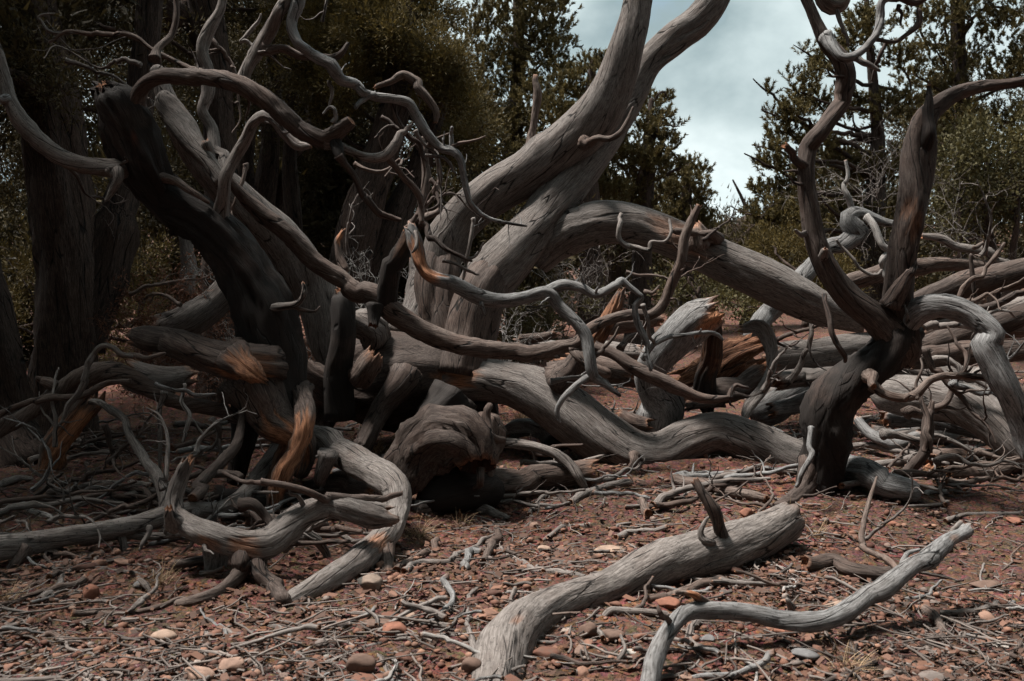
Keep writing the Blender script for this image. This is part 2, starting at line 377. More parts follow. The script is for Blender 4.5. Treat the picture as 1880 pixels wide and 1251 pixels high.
# ---------------------------------------------------------------- ground
def groundmat():
    m, t, b = newmat('red_gravel_soil'); K = t.links.new
    geo = nd(t, 'ShaderNodeNewGeometry')
    def no(s, d=3., r=.62):
        x = nd(t, 'ShaderNodeTexNoise', i_Scale=s, i_Detail=d, i_Roughness=r); K(geo.outputs['Position'], x.inputs['Vector']); return x.outputs[0]
    big, mid, fin = no(1.1), no(9., 3.), no(60., 3., .72)
    soil = ramp(t, mid, [(.30, (.05, .022, .015)), (.70, (.20, .088, .058)), (.5, (.118, .052, .035))])
    soil = mixc(t, ramp(t, fin, [(.36, (.85,)*3), (.5, (0, 0, 0))]), soil, (.045, .027, .022))
    soil = mixc(t, ramp(t, fin, [(.58, (0, 0, 0)), (.72, (.7,)*3)]), soil, (.25, .135, .098))
    duff = ramp(t, fin, [(.3, (.024, .014, .010)), (.66, (.13, .07, .049))])
    col = mixc(t, ramp(t, big, [(.42, (0, 0, 0)), (.58, (.85,)*3)]), soil, duff)
    vo = nd(t, 'ShaderNodeTexVoronoi', i_Scale=42.); K(geo.outputs['Position'], vo.inputs['Vector'])
    K(mixc(t, .28, col, mixc(t, 1., col, vo.outputs['Color'], 'OVERLAY')), b.inputs['Base Color'])
    b.inputs['Roughness'].default_value = .95
    h = math_(t, 'ADD', math_(t, 'MULTIPLY', mid, .6), fin)
    h = math_(t, 'SUBTRACT', h, math_(t, 'MULTIPLY', vo.outputs['Distance'], .5))
    bp = nd(t, 'ShaderNodeBump', i_Strength=.9, i_Distance=.03); K(h, bp.inputs['Height']); K(bp.outputs[0], b.inputs['Normal'])
    return m
M_SOIL = groundmat()
def axis(core0, core1, step, far):
    c = list(np.arange(core0, core1, step)); s_ = step; x = core1; hi = []
    while x < far: hi.append(x); s_ *= 1.14; x += s_
    s_ = step; x = core0-step; lo = []
    while x > -far: lo.append(x); s_ *= 1.14; x -= s_
    return np.array(sorted(lo)+c+hi)
gx, gy = axis(-3.3, 3.3, .032, 900), axis(2.4, 8.2, .032, 900)
X, Y = np.meshgrid(gx, gy, indexing='ij'); Z = gz(X, Y)
q = np.stack([X, Y, 0*X], -1); near = np.exp(-np.clip(np.hypot(X, Y-5)-6, 0, None)/3)
Z = Z+near*(.012*fbm(q*7, 3)+.011*np.abs(vnoise(q*19))+.006*vnoise(q*41))
ni, nj = X.shape; i, j = np.meshgrid(np.arange(ni-1), np.arange(nj-1), indexing='ij')
qd = np.stack([i*nj+j, (i+1)*nj+j, (i+1)*nj+j+1, i*nj+j+1], -1).reshape(-1, 4)
g = link('ground', mesh('ground', np.stack([X, Y, Z], -1).reshape(-1, 3), qd), [M_SOIL]); tag(g, kind='structure')
# ================================================================ the central fallen juniper
def at(px, py, d): return tuple(P(px, py, d))
def ground_at(px, py):
    p = P(px, py, ghit(px, py)); return (p[0], p[1], float(gz(p[0], p[1])))
FJ = empty('fallen_juniper', ground_at(740, 850), 'huge toppled grey juniper in the middle with twin curving trunks rising into the sky', 'dead tree')
def fj(name, pts, mat=M_GREY, **k): return tube(name, pts, mat, FJ, **k)
fj('root_crown_and_shade', [(585, 690, 6.7, 110), (640, 690, None, 150), (700, 690, 6.6, 190), (770, 690, None, 185), (840, 690, 6.5, 130), (880, 700, 6.4, 80)], M_BROWN, lump=.2, flute=.14, start='round', wander=.1, torn=[(838, 695, 34)])
fj('root_crown_and_shade', [(800, 745, 6.5, 90), (808, 690, 6.58, 120), (810, 630, 6.64, 98), (806, 560, 6.69, 88), (810, 500, 6.73, 84), (824, 448, 6.84, 50)], M_BROWN, lump=.12, flute=.1)  # root base carried up the trunk front in dark wood to paint its shade
fj('root_crown_and_shade', [(846, 690, 6.45, 110), (858, 620, 6.5, 104), (876, 560, 6.53, 100), (904, 512, 6.6, 84), (930, 480, 6.72, 44)], M_BROWN, lump=.12, flute=.1)  # dark sleeve on the second trunk's lower front, standing in for its shade
t1 = fj('trunk', [(815, 650, 6.7, 88), (806, 560, 6.75, 70), (812, 480, 6.8, 80), (838, 412, 6.8, 92), (900, 358, 6.75, 95), (970, 318, 6.7, 97), (1040, 268, 6.65, 98), (1095, 212, 6.6, 90), (1130, 148, 6.55, 78), (1152, 80, 6.5, 68), (1166, 20, 6.5, 58), (1172, -60, 6.5, 54), (1165, -200, 6.5, 44)], lump=.05, flute=.05, twist=.9, wander=.05)
t2 = fj('trunk', [(855, 640, 6.6, 80), (862, 585, 6.6, 84), (890, 525, 6.6, 104), (945, 455, 6.6, 104), (1003, 387, 6.65, 86), (1062, 315, 6.75, 76), (1112, 245, 6.85, 70), (1157, 172, 6.9, 60), (1192, 112, 6.9, 52), (1240, 68, 6.9, 60), (1285, 32, 6.9, 58), (1325, -35, 6.9, 56), (1350, -150, 6.9, 44)], M_GREY, lump=.07, flute=.08, twist=-.8, wander=.05)
tube('stub', [(966, 292, 6.7, 20), (975, 255, 6.7, 17), (984, 210, 6.7, 15), (991, 168, 6.7, 17), (984, 142, 6.7, 10)], M_WARM, t1['o'], FJ, end='broken', ridge=.12, label='thin brown splintered snag on top of the curving trunk')
tube('branch', [(1072, 262, 6.5, 24), (1092, 254, 6.4, 15), (1116, 254, 6.35, 13), (1136, 245, 6.3, 11), (1150, 225, 6.3, 9), (1163, 196, 6.3, 5)], M_WARM, t1['o'], FJ, wander=.1)
arch = fj('limb', [(985, 480, 6.75, 50), (1030, 432, 6.7, 80), (1090, 410, 6.65, 88), (1165, 416, 6.6, 84), (1240, 440, 6.55, 80), (1310, 471, 6.5, 80), (1380, 506, 6.45, 86), (1450, 541, 6.4, 80), (1515, 572, 6.4, 62), (1580, 597, 6.4, 36)], lump=.06, flute=.07, end='broken', twist=.5, torn=[(1255, 425, 40), (1215, 412, 26)], tornk=.35, cap=M_ROT)
tube('knot', [(1290, 452, 6.4, 44), (1283, 432, 6.38, 40), (1276, 418, 6.38, 26)], M_WARM, arch['o'], FJ, end='broken', lump=.25, flute=.2, hollow=1.2)
tube('branch', [(1315, 440, 6.42, 20), (1300, 432, 6.35, 16), (1270, 428, 6.33, 15), (1235, 428, 6.33, 12)], M_WARM, arch['o'], FJ)
tube('branch', [(1140, 395, 6.3, 8), (1134, 415, 6.25, 9), (1136, 440, 6.25, 10), (1150, 451, 6.25, 10), (1172, 455, 6.25, 9), (1195, 458, 6.25, 10), (1198, 442, 6.25, 9), (1222, 442, 6.25, 8), (1233, 425, 6.25, 7), (1228, 402, 6.3, 6)], M_GREY, arch['o'], FJ, label='thin looped branch hanging on the face of the arching limb')
sl1 = fj('limb', [(780, 705, 6.55, 96), (850, 697, 6.45, 90), (920, 702, 6.4, 86), (985, 724, 6.35, 96), (1045, 762, 6.3, 104), (1100, 805, 6.25, 106), (1160, 838, 6.2, 100), (1215, 838, 6.2, 94), (1265, 812, 6.2, 90), (1320, 795, 6.2, 81), (1380, 812, 6.15, 85), (1440, 840, 6.1, 86), (1500, 862, 6.0, 77)], lump=.05, flute=.06, wander=.06, twist=-.6, torn=[(842, 700, 30)])
tube('stub', [(1163, 838, 6.05, 18), (1163, 850, 5.98, 15), (1157, 862, 5.95, 12), (1145, 871, 5.95, 7)], M_WARM, sl1['o'], FJ, end='broken')
tube('stub', [(1024, 700, 6.3, 66), (1052, 668, 6.22, 46), (1078, 640, 6.15, 40), (1103, 603, 6.1, 38), (1124, 562, 6.1, 30), (1141, 533, 6.1, 14)], M_BROWN, sl1['o'], FJ, end='broken', torn=[(1122, 568, 34), (1098, 625, 24)], lump=.12, ridge=.06, label='upright broken stub with orange heartwood showing')
fj('limb', [(650, 700, 6.7, 70), (622, 640, 6.7, 78), (600, 580, 6.65, 84), (568, 515, 6.6, 88), (515, 452, 6.5, 86), (455, 395, 6.4, 74), (408, 345, 6.3, 60), (362, 290, 6.2, 52), (330, 235, 6.1, 44), (305, 180, 6.1, 34), (285, 120, 6.1, 24)], lump=.06, flute=.06)
fj('limb', [(740, 620, 6.7, 60), (765, 575, 6.75, 60), (775, 520, 6.9, 52), (772, 470, 7.0, 34)], M_GREY, end='broken')
fj('burl', [(690, 640, 6.4, 60), (690, 605, 6.35, 72), (665, 590, 6.3, 60), (640, 585, 6.3, 40)], M_GREY, lump=.25, start='round')
fj('stump_root', [(620, 740, 6.3, 66), (590, 700, 6.25, 72), (560, 680, 6.2, 58), (545, 655, 6.2, 40)], M_BROWN, lump=.22, ridge=.08, start='round')
fj('stub', [(618, 765, 6.2, 58), (622, 690, 6.2, 54), (634, 620, 6.15, 48), (632, 560, 6.15, 44), (626, 530, 6.15, 22)], M_DARK, end='broken', label='dark upright stub in front of the root crown')
tube('stub', [(668, 690, 6.15, 40), (682, 668, 6.0, 46), (690, 650, 5.98, 30)], M_WARM, FJ, end='broken', lump=.25, hollow=.9)
fj('root', [(735, 690, 6.3, 60), (700, 745, 6.2, 46), (675, 790, 6.1, 40), (655, 830, 6.05, 46)], M_BROWN, lump=.12, ridge=.06)
fj('root', [(830, 730, 6.3, 80), (790, 790, 6.2, 66), (770, 850, 6.1, 50), (765, 890, 6.0, 40)], M_DARK, lump=.15)
fj('root', [(870, 720, 6.5, 60), (880, 780, 6.6, 60), (850, 850, 6.5, 60)], M_DARK, lump=.15)
fj('root', [(600, 720, 6.5, 70), (590, 790, 6.3, 56), (600, 850, 6.2, 40), (585, 890, 'g', 36)], M_BROWN, lump=.12)

# long brown branch that crosses in front of the root crown and turns up at its right end
LB = empty('crossing_branch', at(720, 570, 5.85), 'long brown branch sweeping across the root crown and rising again beneath the arching limb', 'branch')
c1 = tube('branch', [(415, 325, 5.6, 18), (470, 385, 5.7, 29), (530, 435, 5.75, 32), (582, 490, 5.8, 33), (640, 527, 5.8, 33), (692, 550, 5.8, 38), (735, 586, 5.8, 38), (790, 615, 5.8, 36), (850, 635, 5.82, 34), (920, 646, 5.85, 31), (990, 646, 5.87, 29), (1050, 630, 5.88, 25), (1085, 602, 5.9, 22), (1150, 581, 5.9, 21), (1190, 578, 5.9, 21), (1218, 558, 5.9, 22), (1236, 515, 5.9, 21), (1252, 478, 5.9, 20), (1257, 440, 5.9, 18), (1268, 410, 5.9, 15), (1284, 378, 5.9, 10)], M_WARM, LB, ridge=.05, wander=.12, twist=2.2, end='broken', flute=.1)
tube('stub', [(706, 572, 5.8, 42), (716, 530, 5.75, 38), (726, 488, 5.72, 37), (742, 455, 5.7, 32), (750, 425, 5.7, 22)], M_DARK, c1['o'], LB, end='broken', cap=M_RAW, torn=[(740, 443, 20)], label='dark stub with a raw orange broken top')
tube('stub', [(690, 560, 5.75, 30), (686, 585, 5.72, 20), (685, 598, 5.7, 18)], M_DARK, c1['o'], LB, end='broken')
tube('stub', [(1060, 638, 5.85, 26), (1082, 668, 5.8, 22), (1120, 690, 5.8, 26)], M_WARM, c1['o'], LB)
tube('branch', [(1090, 636, 5.85, 22), (1130, 650, 5.8, 25), (1165, 675, 5.75, 30), (1200, 698, 5.72, 32), (1245, 722, 5.7, 28), (1290, 734, 5.7, 20), (1338, 730, 5.7, 10)], M_BROWN, c1['o'], LB, ridge=.05, label='dark brown branch curving down to the right')
twigs(c1, 5, (.06, .14), .25, (.75, .99))
tube('branch', [(1340, 732, 5.7, 12), (1352, 710, 5.72, 9), (1375, 712, 5.75, 7)], M_BROWN, c1['o'], LB)

# silver branch with raw top that forks over the middle
SB = empty('silver_branch', at(785, 500, 5.6), 'forked silver-grey branch with a raw scar at its upper end, above the middle log', 'branch')
d1 = tube('branch', [(752, 412, 5.6, 22), (765, 448, 5.58, 30), (778, 490, 5.56, 26), (800, 508, 5.55, 27), (835, 518, 5.55, 30), (880, 542, 5.55, 29), (925, 552, 5.55, 30), (965, 545, 5.55, 27), (1003, 538, 5.55, 26), (1025, 565, 5.55, 23), (1055, 592, 5.53, 23), (1073, 620, 5.52, 25), (1080, 655, 5.5, 23), (1086, 685, 5.5, 20), (1112, 706, 5.5, 14), (1140, 728, 5.5, 8)], M_COOL, SB, torn=[(770, 470, 34), (782, 495, 24)], start='broken', wander=.12, twist=1.)
tube('branch', [(1083, 688, 5.5, 13), (1060, 705, 5.45, 13), (1035, 728, 5.4, 11), (1022, 752, 5.4, 9), (1028, 777, 5.4, 5)], M_COOL, d1['o'], SB)
d2 = tube('branch', [(1000, 540, 5.55, 22), (1030, 523, 5.55, 20), (1065, 526, 5.55, 18), (1092, 538, 5.55, 16), (1115, 528, 5.55, 15), (1134, 517, 5.55, 15), (1160, 530, 5.55, 12), (1182, 545, 5.55, 11), (1170, 562, 5.55, 12), (1172, 590, 5.55, 13), (1184, 620, 5.55, 12), (1190, 645, 5.55, 7)], M_COOL, d1['o'], SB)
tube('branch', [(1088, 655, 5.5, 10), (1110, 640, 5.48, 9), (1128, 615, 5.45, 6), (1136, 600, 5.45, 4)], M_BROWN, d1['o'], SB)
tube('branch', [(1184, 536, 5.55, 8), (1200, 535, 5.5, 6), (1212, 524, 5.5, 3)], M_WARM, d2['o'], SB)
twigs(d1, 6, (.04, .12), .25, (.25, .95)); twigs(d2, 7, (.04, .12), .3)
tube('branch', [(1188, 640, 5.55, 7), (1196, 680, 5.5, 7), (1185, 650, 5.5, 5)], M_COOL, d2['o'], SB)

# thin grey twig across the upright log
TW = tube('thin_branch', [(1180, 660, 5.95, 12), (1200, 632, 5.92, 10), (1230, 618, 5.9, 9), (1290, 610, 5.88, 8), (1315, 614, 5.9, 7), (1328, 625, 5.9, 4)], M_COOL, label='thin grey twig lying across the broken upright grey log', cat='twig')
twigs(TW, 3, (.05, .1), .5)

# ================================================================ dark leaning trunk on the left
LT = empty('dark_snag', ground_at(505, 968), 'dark leaning trunk on the left with many twisting bare branches', 'dead tree')
def lt(name, pts, mat=M_DARK, parent=None, **k): return tube(name, pts, mat, parent or LT, LT, **k)
b1 = lt('trunk', [(490, 960, 5.15, 40), (500, 905, 5.2, 46), (525, 850, 5.25, 50), (540, 795, 5.3, 60), (505, 740, 5.35, 105), (500, 660, 5.4, 108), (478, 570, 5.4, 104), (440, 490, 5.4, 98), (385, 420, 5.4, 92), (320, 375, 5.4, 84), (275, 335, 5.4, 84), (250, 280, 5.35, 92), (228, 215, 5.3, 80), (205, 172, 5.3, 44)], M_DARK, end='broken', lump=.16, flute=.2, rough=.1, ridge=.04, torn=[(530, 840, 60), (512, 892, 36), (545, 800, 34)], jag=1.3, wander=.05)
lt('slab', [(330, 430, 5.45, 24), (300, 385, 5.38, 56), (268, 330, 5.3, 78), (245, 260, 5.25, 82), (215, 205, 5.25, 70), (190, 165, 5.2, 34)], M_BLACK, end='broken', jag=2.2, lump=.25, flute=.25, rough=.15, torn=[(245, 252, 10)], label='black broken slab at the top of the trunk')
lt('foot', [(470, 700, 5.3, 90), (505, 770, 5.25, 72), (548, 800, 5.2, 52), (560, 840, 5.25, 40), (545, 880, 5.25, 34)], M_BROWN, lump=.12, flute=.1, torn=[(528, 835, 50)])
lt('foot', [(480, 690, 5.4, 80), (460, 745, 5.45, 70), (450, 800, 5.5, 50), (436, 870, 5.55, 40), (430, 900, 5.55, 30)], M_DARK)
lt('splinter_strip', [(548, 720, 5.36, 40), (556, 770, 5.14, 40), (546, 812, 5.08, 44), (530, 848, 5.06, 46), (514, 882, 5.05, 42), (503, 920, 5.06, 38), (496, 965, 5.1, 32)], M_BROWN, torn=[(550, 795, 46), (537, 835, 52), (518, 878, 44)], ridge=.14, flat=.6, lump=.2, rough=.16, maxn=44, label='torn vertical strip of raw orange wood')
lt('torn_wood', [(420, 640, 5.24, 50), (445, 672, 5.1, 50), (466, 690, 5.06, 36), (482, 698, 5.06, 16)], M_BROWN, end='broken', jag=2.2, ridge=.2, lump=.3, rough=.3, flat=.6, torn=[(458, 680, 46)], cap=M_RAW, label='torn orange heartwood at the broken limb')
yb = lt('branch', [(396, 432, 5.45, 26), (402, 395, 5.4, 34), (405, 365, 5.34, 31), (410, 330, 5.3, 30), (425, 295, 5.3, 27), (445, 255, 5.28, 25), (456, 228, 5.25, 22), (478, 213, 5.22, 21), (498, 222, 5.2, 18), (518, 245, 5.2, 18), (545, 268, 5.2, 17), (572, 268, 5.2, 8)], M_GREY, end='broken')
lt('branch', [(411, 335, 5.32, 28), (385, 300, 5.35, 30), (362, 268, 5.4, 38), (345, 235, 5.45, 44), (322, 200, 5.5, 42), (300, 165, 5.5, 34)], M_GREY, yb['o'])
lt('branch', [(412, 330, 5.4, 28), (405, 290, 5.45, 24), (388, 240, 5.5, 22), (368, 205, 5.5, 20), (378, 165, 5.5, 24), (378, 120, 5.5, 22), (370, 85, 5.5, 22), (382, 50, 5.5, 22), (404, 12, 5.5, 16), (412, -40, 5.5, 14)], M_GREY, yb['o'])
lt('stub', [(385, 290, 5.4, 18), (378, 268, 5.35, 22), (376, 258, 5.35, 14)], M_GREY, yb['o'], end='broken')
f1 = lt('branch', [(248, 205, 5.2, 34), (258, 168, 5.15, 30), (285, 146, 5.1, 30), (330, 143, 5.08, 31), (390, 148, 5.05, 32), (440, 160, 5.05, 32), (490, 188, 5.05, 31), (540, 225, 5.05, 30), (575, 252, 5.05, 30), (600, 256, 5.05, 30), (625, 238, 5.02, 28), (645, 222, 5.0, 22)], M_BROWN, end='cut', ridge=.07, flute=.12, label='bark-ridged dark branch running right from the trunk top')
lt('stub', [(608, 244, 5.04, 20), (616, 268, 5.03, 24), (624, 294, 5.0, 16)], M_DARK, f1['o'])
fa = lt('branch', [(600, 262, 5.05, 24), (640, 282, 5.05, 17), (675, 293, 5.05, 17), (705, 283, 5.06, 17), (728, 262, 5.08, 16), (742, 240, 5.1, 12), (755, 228, 5.1, 6)], M_GREY, f1['o'])
lt('branch', [(705, 284, 5.06, 13), (730, 310, 5.1, 13), (755, 340, 5.15, 14), (772, 380, 5.2, 12), (775, 410, 5.2, 10)], M_BROWN, fa['o'])
lt('branch', [(622, 285, 5.0, 18), (650, 320, 5.05, 13), (668, 360, 5.1, 13), (690, 388, 5.15, 13), (720, 400, 5.2, 12), (738, 405, 5.2, 8)], M_BROWN, f1['o'])
lt('branch', [(612, 225, 5.0, 10), (616, 205, 4.98, 8), (605, 198, 4.98, 6), (592, 210, 4.98, 4)], M_PALE, f1['o'])
g1 = lt('branch', [(440, 162, 5.08, 24), (452, 125, 5.08, 26), (470, 98, 5.08, 27), (492, 62, 5.05, 27), (508, 28, 5.0, 26), (525, 0, 5.0, 26), (545, -40, 5.0, 22)], M_GREY, f1['o'])
lt('branch', [(480, 90, 5.05, 20), (515, 88, 5.05, 17), (550, 102, 5.05, 15), (590, 104, 5.05, 13), (622, 98, 5.0, 12), (640, 78, 5.0, 6)], M_BROWN, g1['o'], label='dark side branch tipping up to the right')
lt('branch', [(475, 92, 5.1, 9), (452, 78, 5.1, 8), (440, 80, 5.1, 6), (452, 60, 5.1, 9), (475, 35, 5.1, 7), (480, 25, 5.1, 5)], M_GREY, g1['o'])
e1 = lt('branch', [(555, -45, 5.0, 22), (545, 0, 5.0, 25), (535, 42, 5.0, 21), (548, 72, 5.0, 21), (572, 92, 5.0, 23), (596, 122, 5.02, 25), (618, 145, 5.05, 23), (650, 153, 5.08, 21), (685, 172, 5.1, 20), (720, 180, 5.1, 18), (745, 188, 5.12, 20), (760, 212, 5.15, 20), (778, 240, 5.17, 18), (800, 265, 5.2, 16), (826, 274, 5.2, 15), (842, 292, 5.2, 14), (850, 328, 5.22, 13), (865, 375, 5.25, 13), (890, 398, 5.27, 10), (925, 410, 5.3, 8), (968, 416, 5.3, 4)], M_COOL, g1['o'], label='long silver branch snaking down to the middle')
for (pp, mm) in (([(690, 175, 5.1, 12), (668, 182, 5.08, 12), (652, 200, 5.05, 8)], M_COOL), ([(826, 272, 5.2, 10), (828, 248, 5.18, 9), (830, 232, 5.15, 7)], M_COOL), ([(830, 268, 5.2, 8), (860, 260, 5.15, 6), (892, 250, 5.15, 3)], M_WARM), ([(805, 268, 5.2, 7), (785, 268, 5.2, 6), (800, 255, 5.2, 4), (825, 245, 5.2, 3)], M_WARM),
                ([(720, 182, 5.12, 10), (730, 215, 5.15, 10), (748, 250, 5.15, 10), (770, 265, 5.2, 9), (782, 295, 5.2, 7)], M_BROWN), ([(605, 150, 5.05, 8), (608, 172, 5.05, 7), (604, 195, 5.05, 4)], M_GREY), ([(780, 285, 5.2, 6), (810, 288, 5.2, 6), (825, 300, 5.2, 6), (838, 320, 5.2, 3)], M_GREY)):
    lt('twig', pp, mm, e1['o'])
j1 = lt('branch', [(-30, 20, 5.1, 20), (-8, 80, 5.1, 22), (8, 130, 5.1, 23), (25, 190, 5.1, 25), (55, 238, 5.12, 29), (100, 278, 5.15, 29), (150, 297, 5.2, 29), (205, 303, 5.25, 32), (240, 310, 5.3, 40)], M_GREY)
lt('stub', [(208, 310, 5.2, 26), (214, 330, 5.15, 18), (203, 350, 5.15, 12), (192, 370, 5.15, 5)], M_GREY, j1['o'])
lt('branch', [(12, 185, 5.1, 18), (-10, 175, 5.0, 18), (-40, 170, 4.95, 16)], M_COOL, j1['o'])
lt('branch', [(285, 110, 5.2, 18), (288, 88, 5.25, 16), (312, 62, 5.3, 15), (320, 30, 5.3, 13), (318, -10, 5.3, 12)], M_WARM, f1['o'])
lt('branch', [(90, 78, 5.4, 5), (118, 60, 5.4, 8), (180, 62, 5.4, 9), (240, 64, 5.4, 10), (282, 92, 5.4, 10), (340, 118, 5.4, 11), (400, 150, 5.3, 12)], M_WARM, f1['o'])
lt('twig', [(100, 25, 5.4, 3), (76, 28, 5.4, 6), (74, 40, 5.4, 7), (92, 60, 5.4, 7), (140, 62, 5.4, 6)], M_GREY, f1['o'])
lt('branch', [(285, 325, 5.3, 22), (320, 333, 5.25, 18), (350, 352, 5.25, 14), (385, 374, 5.3, 8)], M_WARM)
lt('branch', [(490, 566, 5.3, 16), (515, 562, 5.25, 15), (540, 556, 5.22, 14), (552, 545, 5.2, 12), (558, 528, 5.2, 9), (556, 520, 5.2, 8)], M_GREY, end='broken')
lt('branch', [(530, 562, 5.25, 9), (560, 570, 5.22, 8), (578, 572, 5.2, 5), (588, 562, 5.2, 3)], M_BROWN)
tx = lt('limb', [(500, 672, 5.3, 74), (455, 668, 5.2, 78), (400, 656, 5.2, 74), (340, 637, 5.25, 66), (290, 622, 5.3, 52), (248, 618, 5.3, 36)], M_BROWN, end='broken', jag=1.4, torn=[(462, 678, 44), (440, 700, 30)], ridge=.05, rough=.1, label='barky broken limb with torn orange wood by the trunk')
lt('branch', [(225, 655, 5.2, 5), (245, 652, 5.15, 10), (270, 660, 5.12, 11), (292, 652, 5.1, 9), (305, 648, 5.1, 6)], M_WARM, tx['o'])
twigs(f1, 4, (.08, .2), .2); twigs(g1, 3, (.1, .2), .2); twigs(e1, 9, (.06, .16), .26, (.2, .95)); twigs(yb, 3, (.06, .15), .25, (.4, .95)); twigs(j1, 3, (.08, .2), .2)

# ================================================================ right-hand dead tree
RT = empty('forked_dead_tree', ground_at(1500, 930), 'dark forked dead juniper standing at the right with two upright arms', 'dead tree')
def rt(name, pts, mat=M_BROWN, parent=None, **k): return tube(name, pts, mat, parent or RT, RT, **k)
r1_ = rt('trunk', [(1520, 955, 5.3, 56), (1505, 910, 5.3, 66), (1508, 850, 5.28, 80), (1514, 795, 5.25, 86), (1532, 745, 5.22, 84), (1566, 704, 5.2, 80), (1610, 668, 5.2, 80), (1645, 628, 5.2, 86), (1655, 580, 5.2, 76)], M_DARK, lump=.15, flute=.2, twist=4.2, wander=.05)
ra = rt('limb', [(1660, 650, 5.25, 44), (1645, 622, 5.2, 66), (1610, 585, 5.15, 58), (1565, 550, 5.12, 50), (1528, 500, 5.1, 47), (1503, 445, 5.1, 42), (1490, 390, 5.1, 38), (1481, 320, 5.1, 34), (1487, 270, 5.1, 34), (1515, 228, 5.1, 35), (1545, 185, 5.1, 33), (1556, 145, 5.1, 32), (1545, 112, 5.1, 31), (1518, 78, 5.1, 28), (1500, 45, 5.1, 24), (1485, 10, 5.1, 22), (1465, -40, 5.1, 22)], M_BROWN, label='tall snaking left arm of the fork')
ra2 = rt('branch', [(1515, 68, 5.08, 24), (1530, 88, 5.03, 22), (1548, 104, 5.0, 21), (1570, 102, 5.0, 20), (1587, 88, 5.0, 16), (1603, 62, 5.0, 14), (1612, 30, 5.0, 14), (1620, 0, 5.0, 14), (1660, -25, 5.0, 26)], M_COOL, ra['o'])
rt('branch', [(1572, 104, 5.0, 16), (1595, 116, 4.97, 12), (1616, 131, 4.95, 5)], M_GREY, ra2['o'])
rt('branch', [(1600, 72, 5.0, 9), (1640, 76, 5.05, 9), (1668, 60, 5.05, 10), (1684, 42, 5.05, 12), (1686, 15, 5.05, 12)], M_BROWN, ra2['o'])
rt('branch', [(1622, -14, 5.05, 14), (1650, -2, 5.05, 16), (1684, 2, 5.05, 16), (1706, -12, 5.05, 16), (1730, -40, 5.05, 18)], M_BROWN, ra2['o'])
rt('twig', [(1652, 10, 5.05, 10), (1652, 35, 5.05, 7), (1653, 48, 5.05, 4)], M_BROWN, ra2['o'])
rt('twig', [(1627, 80, 5.05, 8), (1612, 105, 5.05, 8), (1600, 150, 5.1, 6)], M_BROWN, ra2['o'])
rt('stub', [(1476, 305, 5.1, 20), (1455, 285, 5.05, 16), (1438, 266, 5.02, 13)], M_BROWN, ra['o'], end='broken', cap=M_RAW)
rt('stub', [(1478, 430, 5.1, 12), (1466, 426, 5.08, 8), (1460, 422, 5.06, 4)], M_GREY, ra['o'])
rt('stub', [(1512, 470, 5.05, 16), (1514, 461, 5.0, 16), (1516, 456, 4.98, 8)], M_GREY, ra['o'], end='broken')
rt('branch', [(1514, 540, 5.05, 9), (1524, 580, 5.0, 12), (1530, 615, 4.98, 12), (1548, 650, 4.98, 10), (1552, 665, 5.05, 8)], M_BROWN, ra['o'])
rb = rt('limb', [(1640, 668, 5.24, 44), (1648, 635, 5.22, 74), (1649, 592, 5.18, 74), (1645, 545, 5.15, 60), (1652, 490, 5.12, 54), (1665, 430, 5.1, 52), (1676, 370, 5.1, 54), (1686, 310, 5.1, 57), (1692, 255, 5.1, 56), (1700, 215, 5.1, 46), (1722, 192, 5.12, 36), (1755, 172, 5.15, 29), (1800, 160, 5.2, 25), (1840, 156, 5.25, 20), (1900, 148, 5.3, 17), (1980, 150, 5.4, 12)], M_BROWN, torn=[(1690, 410, 22), (1662, 385, 16)], tornk=.5, flute=.12, label='thick upright right arm bending away at the top')
rt('stub', [(1690, 300, 5.12, 16), (1694, 260, 5.08, 30), (1697, 215, 5.05, 26), (1704, 180, 5.03, 18), (1706, 155, 5.03, 8)], M_BLACK, rb['o'], end='broken')
rt('branch', [(1640, 560, 5.1, 40), (1655, 530, 5.05, 34), (1672, 500, 5.02, 20), (1680, 480, 5.05, 10)], M_BROWN, rb['o'])
rc = rt('limb', [(1635, 640, 5.25, 34), (1652, 605, 5.18, 50), (1678, 576, 5.1, 54), (1715, 563, 5.0, 50), (1760, 573, 4.95, 50), (1795, 600, 4.9, 50), (1820, 640, 4.88, 52), (1850, 695, 4.85, 50), (1875, 750, 4.85, 42), (1885, 790, 4.85, 36), (1892, 850, 4.85, 24)], M_COOL, flute=.14, twist=1.5, label='silver limb drooping down at the right edge')
rt('stub', [(1593, 690, 5.05, 22), (1600, 700, 4.95, 18), (1604, 712, 4.92, 12)], M_WARM, r1_['o'], end='broken', cap=M_RAW)
rd = rt('branch', [(1600, 708, 5.05, 18), (1625, 724, 5.0, 16), (1655, 730, 4.98, 16), (1682, 722, 4.96, 18), (1705, 700, 4.96, 15), (1740, 691, 4.97, 14), (1780, 688, 5.0, 13), (1815, 694, 5.0, 12), (1840, 715, 5.0, 9), (1862, 745, 5.05, 5)], M_WARM, r1_['o'])
rt('twig', [(1682, 722, 4.96, 12), (1684, 735, 4.94, 8)], M_WARM, rd['o'])
rt('branch', [(1490, 785, 5.05, 12), (1487, 815, 5.0, 11), (1490, 832, 4.98, 12), (1475, 862, 4.97, 12), (1460, 895, 4.97, 8)], M_COOL, r1_['o'], label='pale loose strip hanging down the trunk')
rt('root', [(1500, 860, 5.3, 50), (1470, 905, 5.2, 36), (1440, 925, 'g', 28), (1420, 930, 'g', 18)], M_BROWN)
twigs(ra, 3, (.05, .12), .2, (.3, .8)); twigs(rc, 2, (.06, .12), .2); twigs(rd, 3, (.05, .12), .4)
